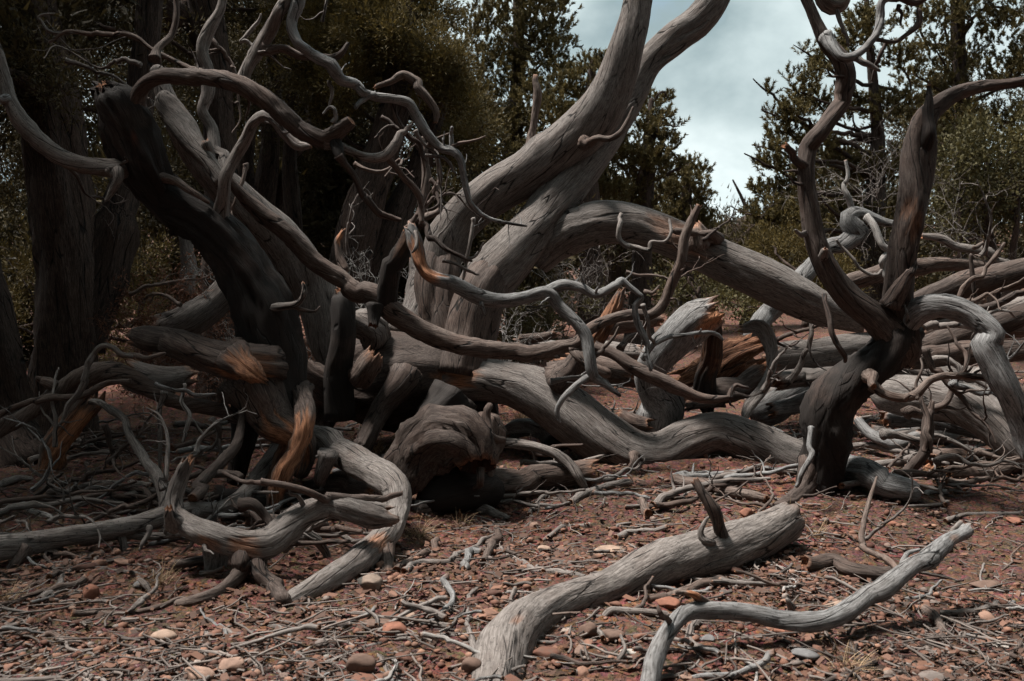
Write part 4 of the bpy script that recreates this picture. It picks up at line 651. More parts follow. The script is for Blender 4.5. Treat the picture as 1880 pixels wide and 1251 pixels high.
for a in (
 ('thin kinked branch reaching down beside the leafy middle trees', 700, 215, 5.5, -40, 190, 9, M_BROWN), ('brown forked twig crossing above the silver branch', 650, 300, 5.7, -15, 200, 9, M_WARM), ('bare forked twig between the silver branches left of the trunk', 760, 240, 5.4, -75, 190, 9, M_GREY),
 ('dark twig spray left of the curving trunk', 790, 330, 5.6, -20, 120, 8, M_BROWN), ('thin forked twig poking up left of the curving trunk', 745, 420, 5.6, 70, 200, 9, M_BROWN), ('grey twig leaning over the crossing branch', 640, 470, 5.5, 30, 150, 7, M_GREY),
 ('thin bare branch in the dark top left corner', 120, 110, 5.8, 20, 260, 9, M_GREY), ('thin bare branch reaching left over the shaggy trunk', 260, 120, 5.7, 165, 240, 9, M_GREY), ('bare branch hanging in front of the dark straight trunk', 380, 60, 5.7, -60, 220, 10, M_WARM), ('reddish twig below the looping grey branches', 450, 300, 5.8, -50, 200, 8, M_WARM), ('bare twig at the top of the silver snaking branch', 590, 40, 5.3, 20, 130, 7, M_GREY),
 ('bare branch hanging below the left curved branch', 120, 300, 5.6, -50, 200, 8, M_BROWN), ('thin grey branch under the broken barky limb', 330, 560, 6.4, 170, 190, 9, M_WARM), ('grey forked branch behind the broken barky limb', 240, 540, 6.6, 5, 200, 8, M_WARM),
 ('grey forked twig left of the claw limb', 300, 900, 4.6, 115, 190, 11, M_GREY), ('dark forked twig rising left of the claw limb', 250, 930, 4.7, 125, 190, 12, M_BROWN), ('pale forked twig lying toward the orange plank', 280, 870, 5.0, 165, 200, 9, M_COOL), ('grey branch leaning over the litter at far left', 130, 905, 5.0, 150, 160, 9, M_GREY), ('dark forked branch beneath the brown arching limb', 190, 780, 5.1, -70, 170, 11, M_BROWN), ('grey kinked branch under the brown arching limb', 390, 770, 5.1, -110, 160, 12, M_GREY), ('pale twig standing beside the barky leaning branch', 360, 830, 4.8, 80, 130, 8, M_PALE),
 ('dark kinked branch leaning left from the leaning trunk foot', 440, 880, 4.9, 165, 260, 16, M_BROWN), ('grey forked branch lying across the left litter', 360, 940, 4.7, 172, 300, 13, M_GREY), ('pale kinked branch arching over the left litter', 60, 900, 4.9, 25, 220, 10, M_COOL), ('thin forked branch leaning right in the left litter', 90, 960, 4.6, 35, 200, 11, M_GREY), ('dark forked branch fanning out by the orange plank', 200, 850, 5.1, 60, 150, 10, M_BROWN), ('grey kinked branch hanging under the broken barky limb', 300, 720, 5.2, -80, 180, 12, M_GREY), ('slender grey branch rising through the brown arching limb', 100, 820, 5.1, 70, 170, 10, M_GREY),
 ('bleached kinked branch between the crossing branch and the S-shaped limb', 1010, 700, 5.9, 20, 180, 11, M_COOL), ('brown forked branch behind the upright grey log', 1140, 640, 6.6, 25, 220, 13, M_WARM), ('dark kinked branch below the splintered trunk face', 1260, 750, 6.3, 10, 200, 14, M_BROWN), ('grey branch propped against the long log', 1450, 700, 6.6, 50, 180, 13, M_GREY), ('kinked branch rising over the long log', 1400, 640, 6.8, 35, 160, 11, M_WARM),
 ('grey kinked branch across the top of the pile at right', 1700, 600, 6.0, 8, 240, 16, M_GREY), ('dark forked branch sunk in the pile at right', 1660, 760, 5.8, 12, 240, 18, M_BROWN), ('silver kinked branch under the drooping limb', 1750, 700, 5.6, -30, 190, 14, M_COOL), ('brown forked branch at the foot of the pile', 1640, 870, 5.3, 15, 240, 15, M_WARM), ('thin grey branch over the stout brown log end', 1720, 850, 5.3, 25, 180, 11, M_GREY),
 ('jagged dark root below the claw limb', 440, 930, 4.4, -20, 190, 20, M_BROWN), ('jagged grey root between claw limb and split root', 560, 985, 4.3, -35, 170, 20, M_GREY), ('dark forked root behind the claw limb', 600, 960, 4.6, 190, 180, 18, M_BROWN), ('thin grey root in the gap under the claw limb', 520, 1010, 4.2, 15, 150, 12, M_GREY),
 ('twisted grey branch over the bowed log', 1720, 660, 5.9, -25, 200, 14, M_GREY), ('dark twisted branch under the drooping silver limb', 1700, 640, 5.7, -50, 210, 16, M_BROWN), ('thin brown branch behind the drooping silver limb', 1740, 560, 6.2, 25, 180, 11, M_WARM), ('bare twig against the far scrub at right edge', 1800, 470, 6.4, 60, 150, 8, M_GREY), ('thin twig spray on the wavy grey branch', 1790, 455, 7.6, 35, 120, 8, M_WARM),
 ('dark kinked branch in front of the bowed log', 1700, 830, 5.4, 60, 200, 14, M_BROWN), ('grey kinked branch below the bowed log', 1620, 800, 5.6, -15, 230, 15, M_GREY), ('brown kinked branch at the right edge below the bowed log', 1790, 830, 5.4, -10, 170, 12, M_WARM), ('thin grey twig rising from the right gravel', 1590, 990, 4.2, 70, 170, 7, M_GREY),
 ('bare twig over the upright grey log', 1180, 560, 5.8, -60, 170, 9, M_GREY), ('thin brown twig beneath the arching limb', 1150, 500, 6.2, -20, 170, 7, M_WARM), ('bare forked twig on the back of the arching limb', 1290, 440, 6.3, 55, 90, 7, M_BROWN), ('grey twig under the belly of the S-shaped limb', 960, 850, 5.8, -10, 180, 11, M_GREY), ('thin branch lying behind the S-shaped limb', 1330, 740, 6.4, 170, 200, 12, M_WARM), ('forked twig left of the forked dead tree', 1400, 720, 6.0, 70, 130, 9, M_GREY)):
    snarl(*a)
log('pile_log', 'grey log at the back of the pile behind the right upright arm', [(1560, 585, 7.2, 40), (1640, 580, 7.2, 46), (1720, 575, 7.3, 44), (1800, 560, 7.4, 40)], M_WARM)
log('pile_log', 'dark log low in the pile under the drooping silver limb', [(1660, 660, 6.4, 44), (1730, 655, 6.4, 50), (1800, 650, 6.4, 50), (1900, 640, 6.4, 44)], M_BROWN)
log('pile_log', 'slim grey log under the bowed log at the right', [(1600, 790, 'g', 24), (1680, 800, 'g', 26), (1760, 806, 'g', 24)], M_GREY)
log('pile_log', 'slim brown log lying across the right edge of the pile', [(1740, 770, 6.2, 26), (1810, 745, 6.2, 30), (1900, 715, 6.2, 30)], M_WARM)
log('pile_log', 'curved grey log in the shade left of the forked tree foot', [(1570, 770, 6.2, 22), (1600, 800, 6.1, 24), (1640, 815, 6.0, 26), (1690, 800, 6.0, 22)], M_COOL)
log('pile_log', 'broken grey log behind the curled strip of bark', [(1420, 700, 6.8, 40), (1480, 690, 6.8, 44), (1560, 690, 6.9, 40)], M_GREY)
log('pile_log', 'short dark log between the burl stump and the split root', [(560, 900, 5.4, 40), (620, 890, 5.3, 44), (680, 905, 5.2, 36)], M_BROWN)
log('pile_log', 'dark low log behind the claw limb feet', [(400, 905, 'g', 30), (470, 920, 'g', 34), (560, 930, 'g', 30)], M_DARK)

for lab_, pts_, m_ in (
 ('grey log lying on the slope behind the crossing branch', [(955, 640, 7.7, 36), (1030, 646, 7.6, 42), (1110, 652, 7.5, 42), (1185, 650, 7.4, 34)], M_GREY),
 ('slim brown log on the slope under the arch of the great limb', [(1085, 606, 8.0, 22), (1150, 598, 8.0, 26), (1215, 588, 8.0, 22)], M_WARM),
 ('grey log in the dry grass behind the humped end of the S-shaped limb', [(1320, 712, 7.4, 32), (1400, 726, 7.3, 38), (1490, 740, 7.2, 34)], M_GREY),
 ('silver log leaning behind the forked tree trunk', [(1420, 752, 6.9, 32), (1480, 735, 6.9, 38), (1560, 700, 7.0, 34)], M_COOL),
 ('thick grey log in the pile just right of the forked tree trunk', [(1590, 668, 6.8, 44), (1670, 680, 6.8, 50), (1760, 700, 6.7, 48), (1850, 712, 6.7, 42)], M_GREY),
 ('thick brown log at the back of the pile at the right edge', [(1700, 612, 7.0, 40), (1790, 600, 7.0, 46), (1920, 585, 7.0, 46)], M_WARM),
 ('silver log half buried in the pile under the drooping limb', [(1620, 770, 6.3, 32), (1700, 772, 6.3, 38), (1790, 790, 6.2, 36), (1870, 800, 6.2, 30)], M_COOL),
 ('pale brown log lying on the right slope below the bowed log', [(1740, 868, 'g', 26), (1810, 860, 'g', 30), (1900, 852, 'g', 26)], M_WARM),
 ('dark log lying under the root crown beside the burl', [(600, 840, 6.2, 40), (680, 850, 6.1, 44), (760, 850, 6.0, 38)], M_DARK)):
    log('pile_log', lab_, pts_, m_)
# ================================================================ living trees behind
def rand_dirs(n, r=RNG):
    v = r.normal(size=(n, 3)); return v/np.linalg.norm(v, axis=1)[:, None]
def tri_cloud(c, ax, ln, wd, rng):
    """thin leaf triangles: centre c, axis ax"""
    n = len(c); s_ = np.cross(ax, rand_dirs(n, rng)); s_ /= np.linalg.norm(s_, axis=1)[:, None]+1e-9
    v = np.stack([c-s_*wd[:, None]*.5, c+s_*wd[:, None]*.5, c+ax*ln[:, None]], 1)
    return v.reshape(-1, 3)
def crown_mesh(blobs, style, dens, rng, size=1.0):
    V = []; TNE = []
    for (c, r) in blobs:
        c = np.array(c)
        if style == 'pine':
            nf = max(6, int(dens*150*(r/.4)**2)); o = rand_dirs(nf, rng); o[:, 2] *= .7
            base = c+o*r*(rng.random((nf, 1))**.5)*.9
            ax = o*.55+np.array([0, 0, .75])+rng.normal(size=(nf, 3))*.28; ax /= np.linalg.norm(ax, axis=1)[:, None]
            fl = rng.uniform(.06, .15, nf)*size; k = 38
            t = rng.random((nf, k, 1))**.75
            cen = base[:, None]+ax[:, None]*t*fl[:, None, None]
            rd = rng.normal(size=(nf, k, 3)); rd -= ax[:, None]*(rd*ax[:, None]).sum(-1, keepdims=True); rd /= np.linalg.norm(rd, axis=-1, keepdims=True)
            d = rd*.8+ax[:, None]*.75; d /= np.linalg.norm(d, axis=-1, keepdims=True)
            cen = cen.reshape(-1, 3); d = d.reshape(-1, 3); n = len(cen)
            V.append(tri_cloud(cen, d, rng.uniform(.032, .058, n)*size, np.full(n, .013*size), rng))
            TNE.append(np.repeat(np.clip(np.repeat(rng.normal(.42, .2, nf), k)+rng.normal(0, .12, n), 0, 1), 3))
        else:
            nc = max(8, int(dens*52*(r/.4)**2)); o = rand_dirs(nc, rng)
            cc = c+o*r*(rng.random((nc, 1))**.45)*(1+.25*rng.normal(size=(nc, 1)))
            k = 74 if (style == 'juniper' and size < 1.2) else 40; off = rng.normal(size=(nc, k, 3))*np.array([.055, .055, .07])*size*rng.uniform(.7, 1.5, (nc, 1, 1))
            d = off/np.linalg.norm(off, axis=-1, keepdims=True)+o[:, None]*.5+np.array([0, 0, .5])+rng.normal(size=(nc, k, 3))*.3
            d /= np.linalg.norm(d, axis=-1, keepdims=True)
            cen = (cc[:, None]+off*(.8 if style == 'juniper' else 1)).reshape(-1, 3); d = d.reshape(-1, 3); n = len(cen)
            wd = (rng.uniform(.009, .017, n) if style == 'juniper' else rng.uniform(.022, .042, n))*size
            V.append(tri_cloud(cen, d, rng.uniform(.022, .046, n)*size, wd, rng))
            TNE.append(np.repeat(np.clip(np.repeat(rng.normal(.42, .22, nc), k)+rng.normal(0, .13, n), 0, 1), 3))
    return np.concatenate(V), np.concatenate(TNE)
NTREE = [0]
def tree(name, label, base, trunk, blobs, style='juniper', mat=None, dens=1.0, size=1.0, extra=(), group='living trees behind the dead timber', bark=M_BARK, nlimb=9, ridge=.13, cat='tree', wblobs=(), wd_=(.26, 2.0), detail_=.55):
    NTREE[0] += 1; rng = np.random.default_rng(100+NTREE[0])
    T_ = empty(name, base, label, cat, group)
    hs = []
    for k, tp in enumerate([trunk]+list(extra)):
        if tp: hs.append(tube('trunk' if k == 0 else 'stem', tp, bark, T_, ridge=ridge, flute=.1, lump=.1, wander=.2, start='in', maxn=34, twist=.4, detail=detail_))
    bw = []
    for (px, py, d, r) in blobs:
        dd = d+rng.normal()*.15; bw.append((P(px, py, dd), r*dd/F))
    bw += [(np.array(c), r) for c, r in wblobs]
    idx = rng.permutation(len(bw))[:nlimb]
    for i in idx:
        if not hs: break
        c, r = bw[i]; h = hs[rng.integers(len(hs))]
        z = np.clip(c[2]-rng.uniform(.1, .5), h['Q'][0, 2]+.3, h['Q'][-1, 2]); k = np.argmin(np.abs(h['Q'][:, 2]-z))
        a = h['Q'][k, :3]; mid = (a+c)/2+rng.normal(size=3)*.12-np.array([0, 0, .08]); L_ = np.linalg.norm(c-a)
        rr = min(.018+.012*L_, h['Q'][k, 3]*.6)
        tube('limb', [[*a, rr], [*mid, rr*.7], [*(c*.85+mid*.15), rr*.45], [*(c+(c-mid)*.3), rr*.2]], bark, h['o'], T_, world=True, knots=0, maxn=7, wander=.8, detail=.3)
    nb = len(blobs); parts_ = []
    if nb: parts_.append(crown_mesh(bw[:nb], style, dens, rng, size))
    if len(bw) > nb: parts_.append(crown_mesh(bw[nb:], style, wd_[0], rng, wd_[1]))
    v = np.concatenate([a_[0] for a_ in parts_]); tn = np.concatenate([a_[1] for a_ in parts_])
    n = len(v)//3
    me = mesh('crown', v-np.array(base), None, np.arange(n*3).reshape(-1, 3), {'tone': tn}, smooth=False)
    o = link('crown', me, [mat or M_JUN], T_)
    return T_
def rain(n, x0, x1, y0, y1, d0, d1, r0, r1, seed):
    q = np.random.default_rng(seed)
    return [(q.uniform(x0, x1), q.uniform(y0, y1), q.uniform(d0, d1), q.uniform(r0, r1)) for _ in range(n)]
def wrain(n, x0, x1, y0, y1, z0, z1, r0, r1, seed):
    q = np.random.default_rng(seed)
    return [((q.uniform(x0, x1), q.uniform(y0, y1), q.uniform(z0, z1)), q.uniform(r0, r1)) for _ in range(n)]
# left: shaggy junipers whose crowns overhang the clearing
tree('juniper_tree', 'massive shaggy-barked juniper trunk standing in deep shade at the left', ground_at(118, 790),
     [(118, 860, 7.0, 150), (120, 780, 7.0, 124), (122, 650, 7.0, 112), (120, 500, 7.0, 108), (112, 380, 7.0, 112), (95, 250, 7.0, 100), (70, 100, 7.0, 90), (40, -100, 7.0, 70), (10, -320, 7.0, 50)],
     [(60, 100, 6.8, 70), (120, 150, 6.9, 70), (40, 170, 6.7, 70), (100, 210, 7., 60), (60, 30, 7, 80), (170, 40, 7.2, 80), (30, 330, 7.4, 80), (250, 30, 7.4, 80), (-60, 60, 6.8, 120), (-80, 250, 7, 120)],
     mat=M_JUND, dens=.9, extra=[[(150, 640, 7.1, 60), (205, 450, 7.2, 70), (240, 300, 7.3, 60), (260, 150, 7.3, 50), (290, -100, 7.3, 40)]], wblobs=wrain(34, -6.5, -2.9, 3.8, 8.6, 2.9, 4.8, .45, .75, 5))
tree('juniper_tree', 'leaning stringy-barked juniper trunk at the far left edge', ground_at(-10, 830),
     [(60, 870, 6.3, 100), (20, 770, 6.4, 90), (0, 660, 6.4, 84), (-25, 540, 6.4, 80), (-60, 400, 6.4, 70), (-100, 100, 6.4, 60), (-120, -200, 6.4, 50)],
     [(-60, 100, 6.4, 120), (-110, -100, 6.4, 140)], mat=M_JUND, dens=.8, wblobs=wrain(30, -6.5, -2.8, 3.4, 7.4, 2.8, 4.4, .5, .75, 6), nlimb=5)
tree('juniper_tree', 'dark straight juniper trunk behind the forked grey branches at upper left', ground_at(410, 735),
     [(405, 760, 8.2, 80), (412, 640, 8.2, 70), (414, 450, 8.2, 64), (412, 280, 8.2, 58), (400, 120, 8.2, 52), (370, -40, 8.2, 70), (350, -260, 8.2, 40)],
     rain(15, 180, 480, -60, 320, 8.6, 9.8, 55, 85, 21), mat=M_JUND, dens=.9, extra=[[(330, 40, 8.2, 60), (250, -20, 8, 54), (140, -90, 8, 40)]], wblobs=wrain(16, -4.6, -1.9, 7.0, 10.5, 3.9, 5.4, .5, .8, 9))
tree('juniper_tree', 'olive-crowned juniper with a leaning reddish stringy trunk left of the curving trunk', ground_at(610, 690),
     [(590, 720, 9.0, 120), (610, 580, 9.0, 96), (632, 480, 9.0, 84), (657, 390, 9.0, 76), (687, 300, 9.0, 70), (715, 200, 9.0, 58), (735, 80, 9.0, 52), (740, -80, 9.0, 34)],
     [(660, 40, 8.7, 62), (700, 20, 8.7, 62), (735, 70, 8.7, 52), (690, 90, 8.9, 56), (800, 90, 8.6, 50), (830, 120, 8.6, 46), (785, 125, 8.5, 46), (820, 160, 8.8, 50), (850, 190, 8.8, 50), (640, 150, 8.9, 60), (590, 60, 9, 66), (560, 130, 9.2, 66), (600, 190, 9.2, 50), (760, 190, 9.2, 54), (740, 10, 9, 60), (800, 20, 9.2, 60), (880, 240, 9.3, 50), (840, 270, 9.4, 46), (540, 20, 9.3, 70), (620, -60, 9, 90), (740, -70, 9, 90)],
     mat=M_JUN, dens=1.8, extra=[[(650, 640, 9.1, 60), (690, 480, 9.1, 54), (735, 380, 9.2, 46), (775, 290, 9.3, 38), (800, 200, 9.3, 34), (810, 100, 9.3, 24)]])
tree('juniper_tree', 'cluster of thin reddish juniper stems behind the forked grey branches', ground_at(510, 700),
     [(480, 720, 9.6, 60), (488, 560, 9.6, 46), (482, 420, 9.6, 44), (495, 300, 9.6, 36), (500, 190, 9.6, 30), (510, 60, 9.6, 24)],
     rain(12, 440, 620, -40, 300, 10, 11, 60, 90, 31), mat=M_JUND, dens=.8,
     extra=[[(520, 700, 9.5, 46), (528, 520, 9.5, 36), (536, 400, 9.5, 30), (530, 280, 9.5, 22), (545, 120, 9.5, 16)], [(550, 690, 9.7, 40), (505, 480, 9.7, 30), (520, 330, 9.7, 24), (560, 250, 9.7, 18)], [(460, 700, 9.8, 50), (470, 450, 9.8, 34), (455, 300, 9.8, 26), (480, 160, 9.8, 20)]])
# middle: pinyon pines framing the sky gap
tree('pinyon_pine', 'tall dark pinyon pine whose edge borders the sky left of the curving trunk', ground_at(960, 650),
     [(955, 660, 12.6, 50), (950, 450, 12.6, 40), (945, 250, 12.6, 30), (950, 80, 12.6, 22), (955, -120, 12.6, 16)],
     [(1000, 30, 12, 52), (1025, 60, 12, 40), (1010, 110, 12, 46), (960, 60, 12.2, 60), (920, 110, 12.3, 60), (980, 170, 12, 60), (900, 40, 12.5, 60), (870, 180, 12.5, 60), (930, 230, 12.3, 60), (1000, 230, 12.2, 50), (950, 300, 12.3, 60), (880, 290, 12.5, 60), (1020, -40, 12, 60), (920, -40, 12, 80), (1030, 20, 12, 34), (1036, 90, 12, 30), (960, 10, 12.4, 70), (990, 80, 12.4, 60), (1015, 140, 12.3, 56), (930, 160, 12.6, 70), (890, 110, 12.8, 70), (1030, 190, 12.4, 56), (960, 230, 12.6, 70), (860, 60, 12.8, 70), (900, 240, 12.8, 70), (1010, 0, 12.3, 50)],
     'pine', M_PINE, dens=.6, nlimb=12, ridge=.05)
tree('pinyon_pine', 'bushy brownish pinyon pine directly behind the curving trunk', ground_at(1080, 640),
     [(1085, 650, 11.4, 60), (1080, 500, 11.4, 46), (1078, 300, 11.4, 36), (1085, 160, 11.4, 22), (1090, 110, 11.4, 10)],
     [(1080, 125, 11.4, 34), (1110, 125, 11.4, 28), (1050, 165, 11.4, 46), (1100, 180, 11.5, 50), (1020, 210, 11.5, 46), (1060, 240, 11.4, 56), (1000, 290, 11.6, 60), (1100, 270, 11.5, 60), (1050, 330, 11.5, 60), (1140, 190, 11.5, 46), (980, 350, 11.5, 50), (1110, 350, 11.5, 60), (1140, 110, 11.5, 20)],
     'pine', M_PINE, dens=1.1, nlimb=10, ridge=.05)
tree('pinyon_pine', 'pinyon pine with finger-like tufts showing right of the curving trunk', ground_at(1180, 640),
     [(1175, 640, 12.4, 50), (1180, 500, 12.4, 40), (1185, 350, 12.4, 30), (1190, 230, 12.4, 18), (1195, 180, 12.4, 8)],
     [(1195, 190, 12.4, 30), (1212, 215, 12.4, 30), (1225, 180, 12.4, 16), (1185, 235, 12.4, 44), (1222, 265, 12.3, 36), (1240, 232, 12.3, 14), (1180, 300, 12.4, 54), (1218, 305, 12.4, 38), (1160, 360, 12.4, 60), (1215, 350, 12.4, 34), (1150, 290, 12.4, 50)],
     'pine', M_PINE, dens=1.15, nlimb=10, ridge=.05)
tree('pinyon_pine', 'small pinyon pine at the bottom left of the sky gap', ground_at(1245, 640),
     [(1240, 640, 13.4, 40), (1250, 500, 13.4, 32), (1258, 380, 13.4, 20), (1262, 300, 13.4, 8)],
     [(1262, 305, 13.4, 24), (1285, 318, 13.4, 22), (1238, 325, 13.4, 26), (1270, 345, 13.4, 36), (1230, 365, 13.4, 40), (1284, 362, 13.4, 26), (1255, 395, 13.4, 44), (1290, 395, 13.4, 22), (1215, 410, 13.4, 44), (1275, 425, 13.4, 34)],
     'pine', M_PINE, dens=1.2, nlimb=8, ridge=.05)
# right: pinyons and scrub oak
tree('pinyon_pine', 'large open-branched pinyon pine at the right of the sky gap behind the upright arms', ground_at(1610, 600),
     [(1600, 600, 12.3, 54), (1605, 420, 12.3, 40), (1612, 260, 12.3, 28), (1600, 120, 12.3, 18), (1590, -20, 12.3, 10)],
     [(1560, 80, 12, 46), (1600, 50, 12, 46), (1575, 30, 12, 30), (1520, 115, 12, 40), (1490, 145, 12, 32), (1475, 95, 12, 14), (1465, 170, 12, 26), (1450, 140, 12, 14), (1500, 190, 12, 46), (1460, 210, 12, 36), (1425, 210, 12, 26), (1412, 170, 12, 14), (1440, 245, 12, 40), (1490, 265, 12, 46), (1415, 275, 12, 26), (1430, 305, 12, 40), (1400, 300, 12, 16), (1475, 330, 12, 50), (1420, 355, 12, 42), (1392, 350, 12, 20), (1450, 395, 12, 50), (1400, 400, 12, 36), (1540, 300, 12.2, 50), (1560, 200, 12.2, 50), (1640, 200, 12.2, 54), (1650, 110, 12.2, 46), (1600, 320, 12.2, 54), (1560, 400, 12.2, 54), (1650, 300, 12.3, 54), (1620, 390, 12.3, 54), (1380, 395, 12.4, 20)],
     'pine', M_PINE, dens=1.1, nlimb=22, ridge=.05)
tree('pinyon_pine', 'dense pinyon pine filling the top right corner', ground_at(1780, 600),
     [(1770, 600, 13.3, 56), (1775, 400, 13.3, 42), (1765, 220, 13.3, 32), (1760, 60, 13.3, 24), (1755, -150, 13, 20)],
     [(1690, 40, 13, 44), (1735, 20, 13, 50), (1790, 30, 13, 56), (1840, 60, 13, 56), (1720, 95, 13, 50), (1775, 110, 13, 56), (1680, 140, 13, 46), (1740, 165, 13, 50), (1820, 150, 13, 56), (1870, 130, 13, 56), (1700, 210, 13, 54), (1870, 20, 13, 60), (1770, 230, 13, 56), (1840, 230, 13, 60), (1760, -50, 13, 70), (1850, -60, 13, 80), (1920, 120, 13, 80), (1940, 260, 13, 80)],
     'pine', M_PINE, dens=.7, nlimb=14, ridge=.05)
tree('scrub_oak', 'leafy olive-green scrub at the right edge above the thick dark log', ground_at(1820, 590),
     [(1815, 590, 10.5, 26), (1822, 500, 10.5, 22), (1810, 400, 10.5, 16), (1815, 280, 10.5, 9)],
     [(1780, 270, 10.5, 46), (1830, 260, 10.5, 50), (1860, 300, 10.5, 56), (1760, 320, 10.5, 50), (1810, 340, 10.5, 56), (1735, 370, 10.6, 46), (1790, 400, 10.6, 50), (1850, 380, 10.6, 60), (1740, 270, 10.8, 36), (1900, 330, 10.5, 60), (1920, 250, 10.5, 60)],
     'leaf', M_OAK, dens=.9, nlimb=10, ridge=.03, extra=[[(1840, 590, 10.4, 20), (1860, 480, 10.4, 16), (1870, 350, 10.4, 9)], [(1790, 590, 10.6, 18), (1770, 480, 10.6, 14), (1760, 360, 10.6, 8)]])
tree('scrub_bush', 'low green scrub under the arching limb', ground_at(1270, 600), [(1280, 600, 9.6, 14), (1276, 560, 9.6, 12), (1285, 525, 9.6, 6)],
     [(1250, 530, 9.6, 34), (1300, 545, 9.6, 34), (1215, 525, 9.8, 30), (1340, 560, 9.8, 34), (1280, 570, 9.6, 36), (1390, 575, 10, 30), (1370, 540, 10.2, 30), (1240, 565, 9.8, 30), (1320, 520, 10.2, 34), (1420, 560, 10.4, 24)], 'leaf', M_OAK, dens=1., nlimb=6, ridge=.02, cat='bush', group='low scrub bushes', size=.8)
tree('scrub_bush', 'low juniper seedling beneath the twin trunks', ground_at(1010, 620), [(1005, 620, 9.4, 14), (1005, 590, 9.4, 12), (1010, 560, 9.4, 6)],
     [(1000, 590, 9.4, 28), (960, 600, 9.4, 26), (1040, 560, 9.8, 36), (1080, 545, 10, 30), (960, 550, 10, 36)], 'juniper', M_OAK, dens=1.1, nlimb=4, ridge=.02, cat='bush', group='low scrub bushes', size=.8)
tree('scrub_bush', 'dark scrub behind the brown limb at the right', ground_at(1750, 600), [(1750, 600, 11.5, 18), (1750, 540, 11.5, 14), (1752, 470, 11.5, 8)],
     rain(16, 1640, 1960, 400, 560, 11.2, 12.2, 44, 66, 44), 'leaf', M_JUND, dens=1., nlimb=6, ridge=.02, cat='bush', group='low scrub bushes')
tree('scrub_bush', 'dark olive bush behind the bulging elbow', ground_at(1470, 600), [(1480, 600, 11, 18), (1480, 540, 11, 14), (1490, 470, 11, 8)],
     rain(12, 1380, 1600, 440, 560, 10.8, 11.8, 34, 50, 45), 'juniper', M_JUN, dens=1., nlimb=6, ridge=.02, cat='bush', group='low scrub bushes')
tree('scrub_bush', 'small shaded juniper bush between the left trunks', ground_at(265, 690), [(265, 690, 8.6, 14), (262, 600, 8.6, 12), (260, 520, 8.6, 6)],
     [(240, 500, 8.6, 40), (270, 470, 8.8, 40), (210, 560, 8.6, 40), (280, 560, 8.8, 40), (30, 500, 8.6, 60), (20, 600, 8.6, 50), (210, 640, 8.8, 40)], 'juniper', M_JUN, dens=.9, nlimb=5, ridge=.02, cat='bush', group='low scrub bushes')
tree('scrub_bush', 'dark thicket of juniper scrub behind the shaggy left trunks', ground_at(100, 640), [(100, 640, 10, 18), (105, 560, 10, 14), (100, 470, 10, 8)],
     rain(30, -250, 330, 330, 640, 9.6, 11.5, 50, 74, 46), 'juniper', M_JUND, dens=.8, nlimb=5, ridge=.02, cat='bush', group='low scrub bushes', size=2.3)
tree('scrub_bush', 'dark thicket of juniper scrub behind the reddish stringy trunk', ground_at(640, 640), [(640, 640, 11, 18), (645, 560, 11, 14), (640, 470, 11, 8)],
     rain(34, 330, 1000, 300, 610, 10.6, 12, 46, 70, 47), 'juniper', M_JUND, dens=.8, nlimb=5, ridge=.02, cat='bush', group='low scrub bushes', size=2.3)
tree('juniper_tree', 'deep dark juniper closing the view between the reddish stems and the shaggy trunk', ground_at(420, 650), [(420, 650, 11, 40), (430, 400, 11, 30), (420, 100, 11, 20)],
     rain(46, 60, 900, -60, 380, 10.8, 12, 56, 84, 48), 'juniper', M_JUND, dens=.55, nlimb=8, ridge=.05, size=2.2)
# the wood beyond
far = [(-420, -60), (-150, 20), (120, 40), (330, 30), (520, 60), (700, 80), (860, 170), (1010, 330), (1120, 400), (1260, 455), (1360, 470), (1470, 440), (1560, 330), (1720, 160), (1950, 60), (2250, 0)]
for k, (fx, top) in enumerate(far):
    d = 17+2.2*((k*7) % 4); q = np.random.default_rng(900+k); bl2 = []
    for _ in range(22):
        u = q.random(); y = top-30+u*(560-top); ww = 30+130*min(u*1.6, 1)
        bl2.append((fx+q.uniform(-ww, ww), y, d+q.uniform(-.8, .8), q.uniform(36, 62)))
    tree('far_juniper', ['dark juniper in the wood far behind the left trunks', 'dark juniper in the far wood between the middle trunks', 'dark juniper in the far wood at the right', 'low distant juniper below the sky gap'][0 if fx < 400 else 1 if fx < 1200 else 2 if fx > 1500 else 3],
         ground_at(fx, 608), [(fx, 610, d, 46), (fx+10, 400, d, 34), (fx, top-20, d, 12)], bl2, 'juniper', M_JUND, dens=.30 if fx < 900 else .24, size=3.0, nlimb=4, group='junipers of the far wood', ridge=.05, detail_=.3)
# low pinyon crest at the bottom of the sky gap
tree('pinyon_sapling', 'thin-topped pinyon sapling at the bottom right of the sky gap', ground_at(1375, 600), [(1375, 600, 14, 24), (1378, 500, 14, 18), (1375, 400, 14, 10), (1345, 330, 14, 4)],
     [(1395, 425, 14, 34), (1370, 450, 14, 34), (1410, 465, 14, 40), (1340, 470, 14, 34), (1375, 490, 14, 44), (1310, 480, 14, 36), (1330, 520, 14, 44), (1290, 460, 14, 30), (1420, 510, 14, 44), (1270, 500, 14, 44)], 'pine', M_PINE, dens=.9, nlimb=9, ridge=.03)

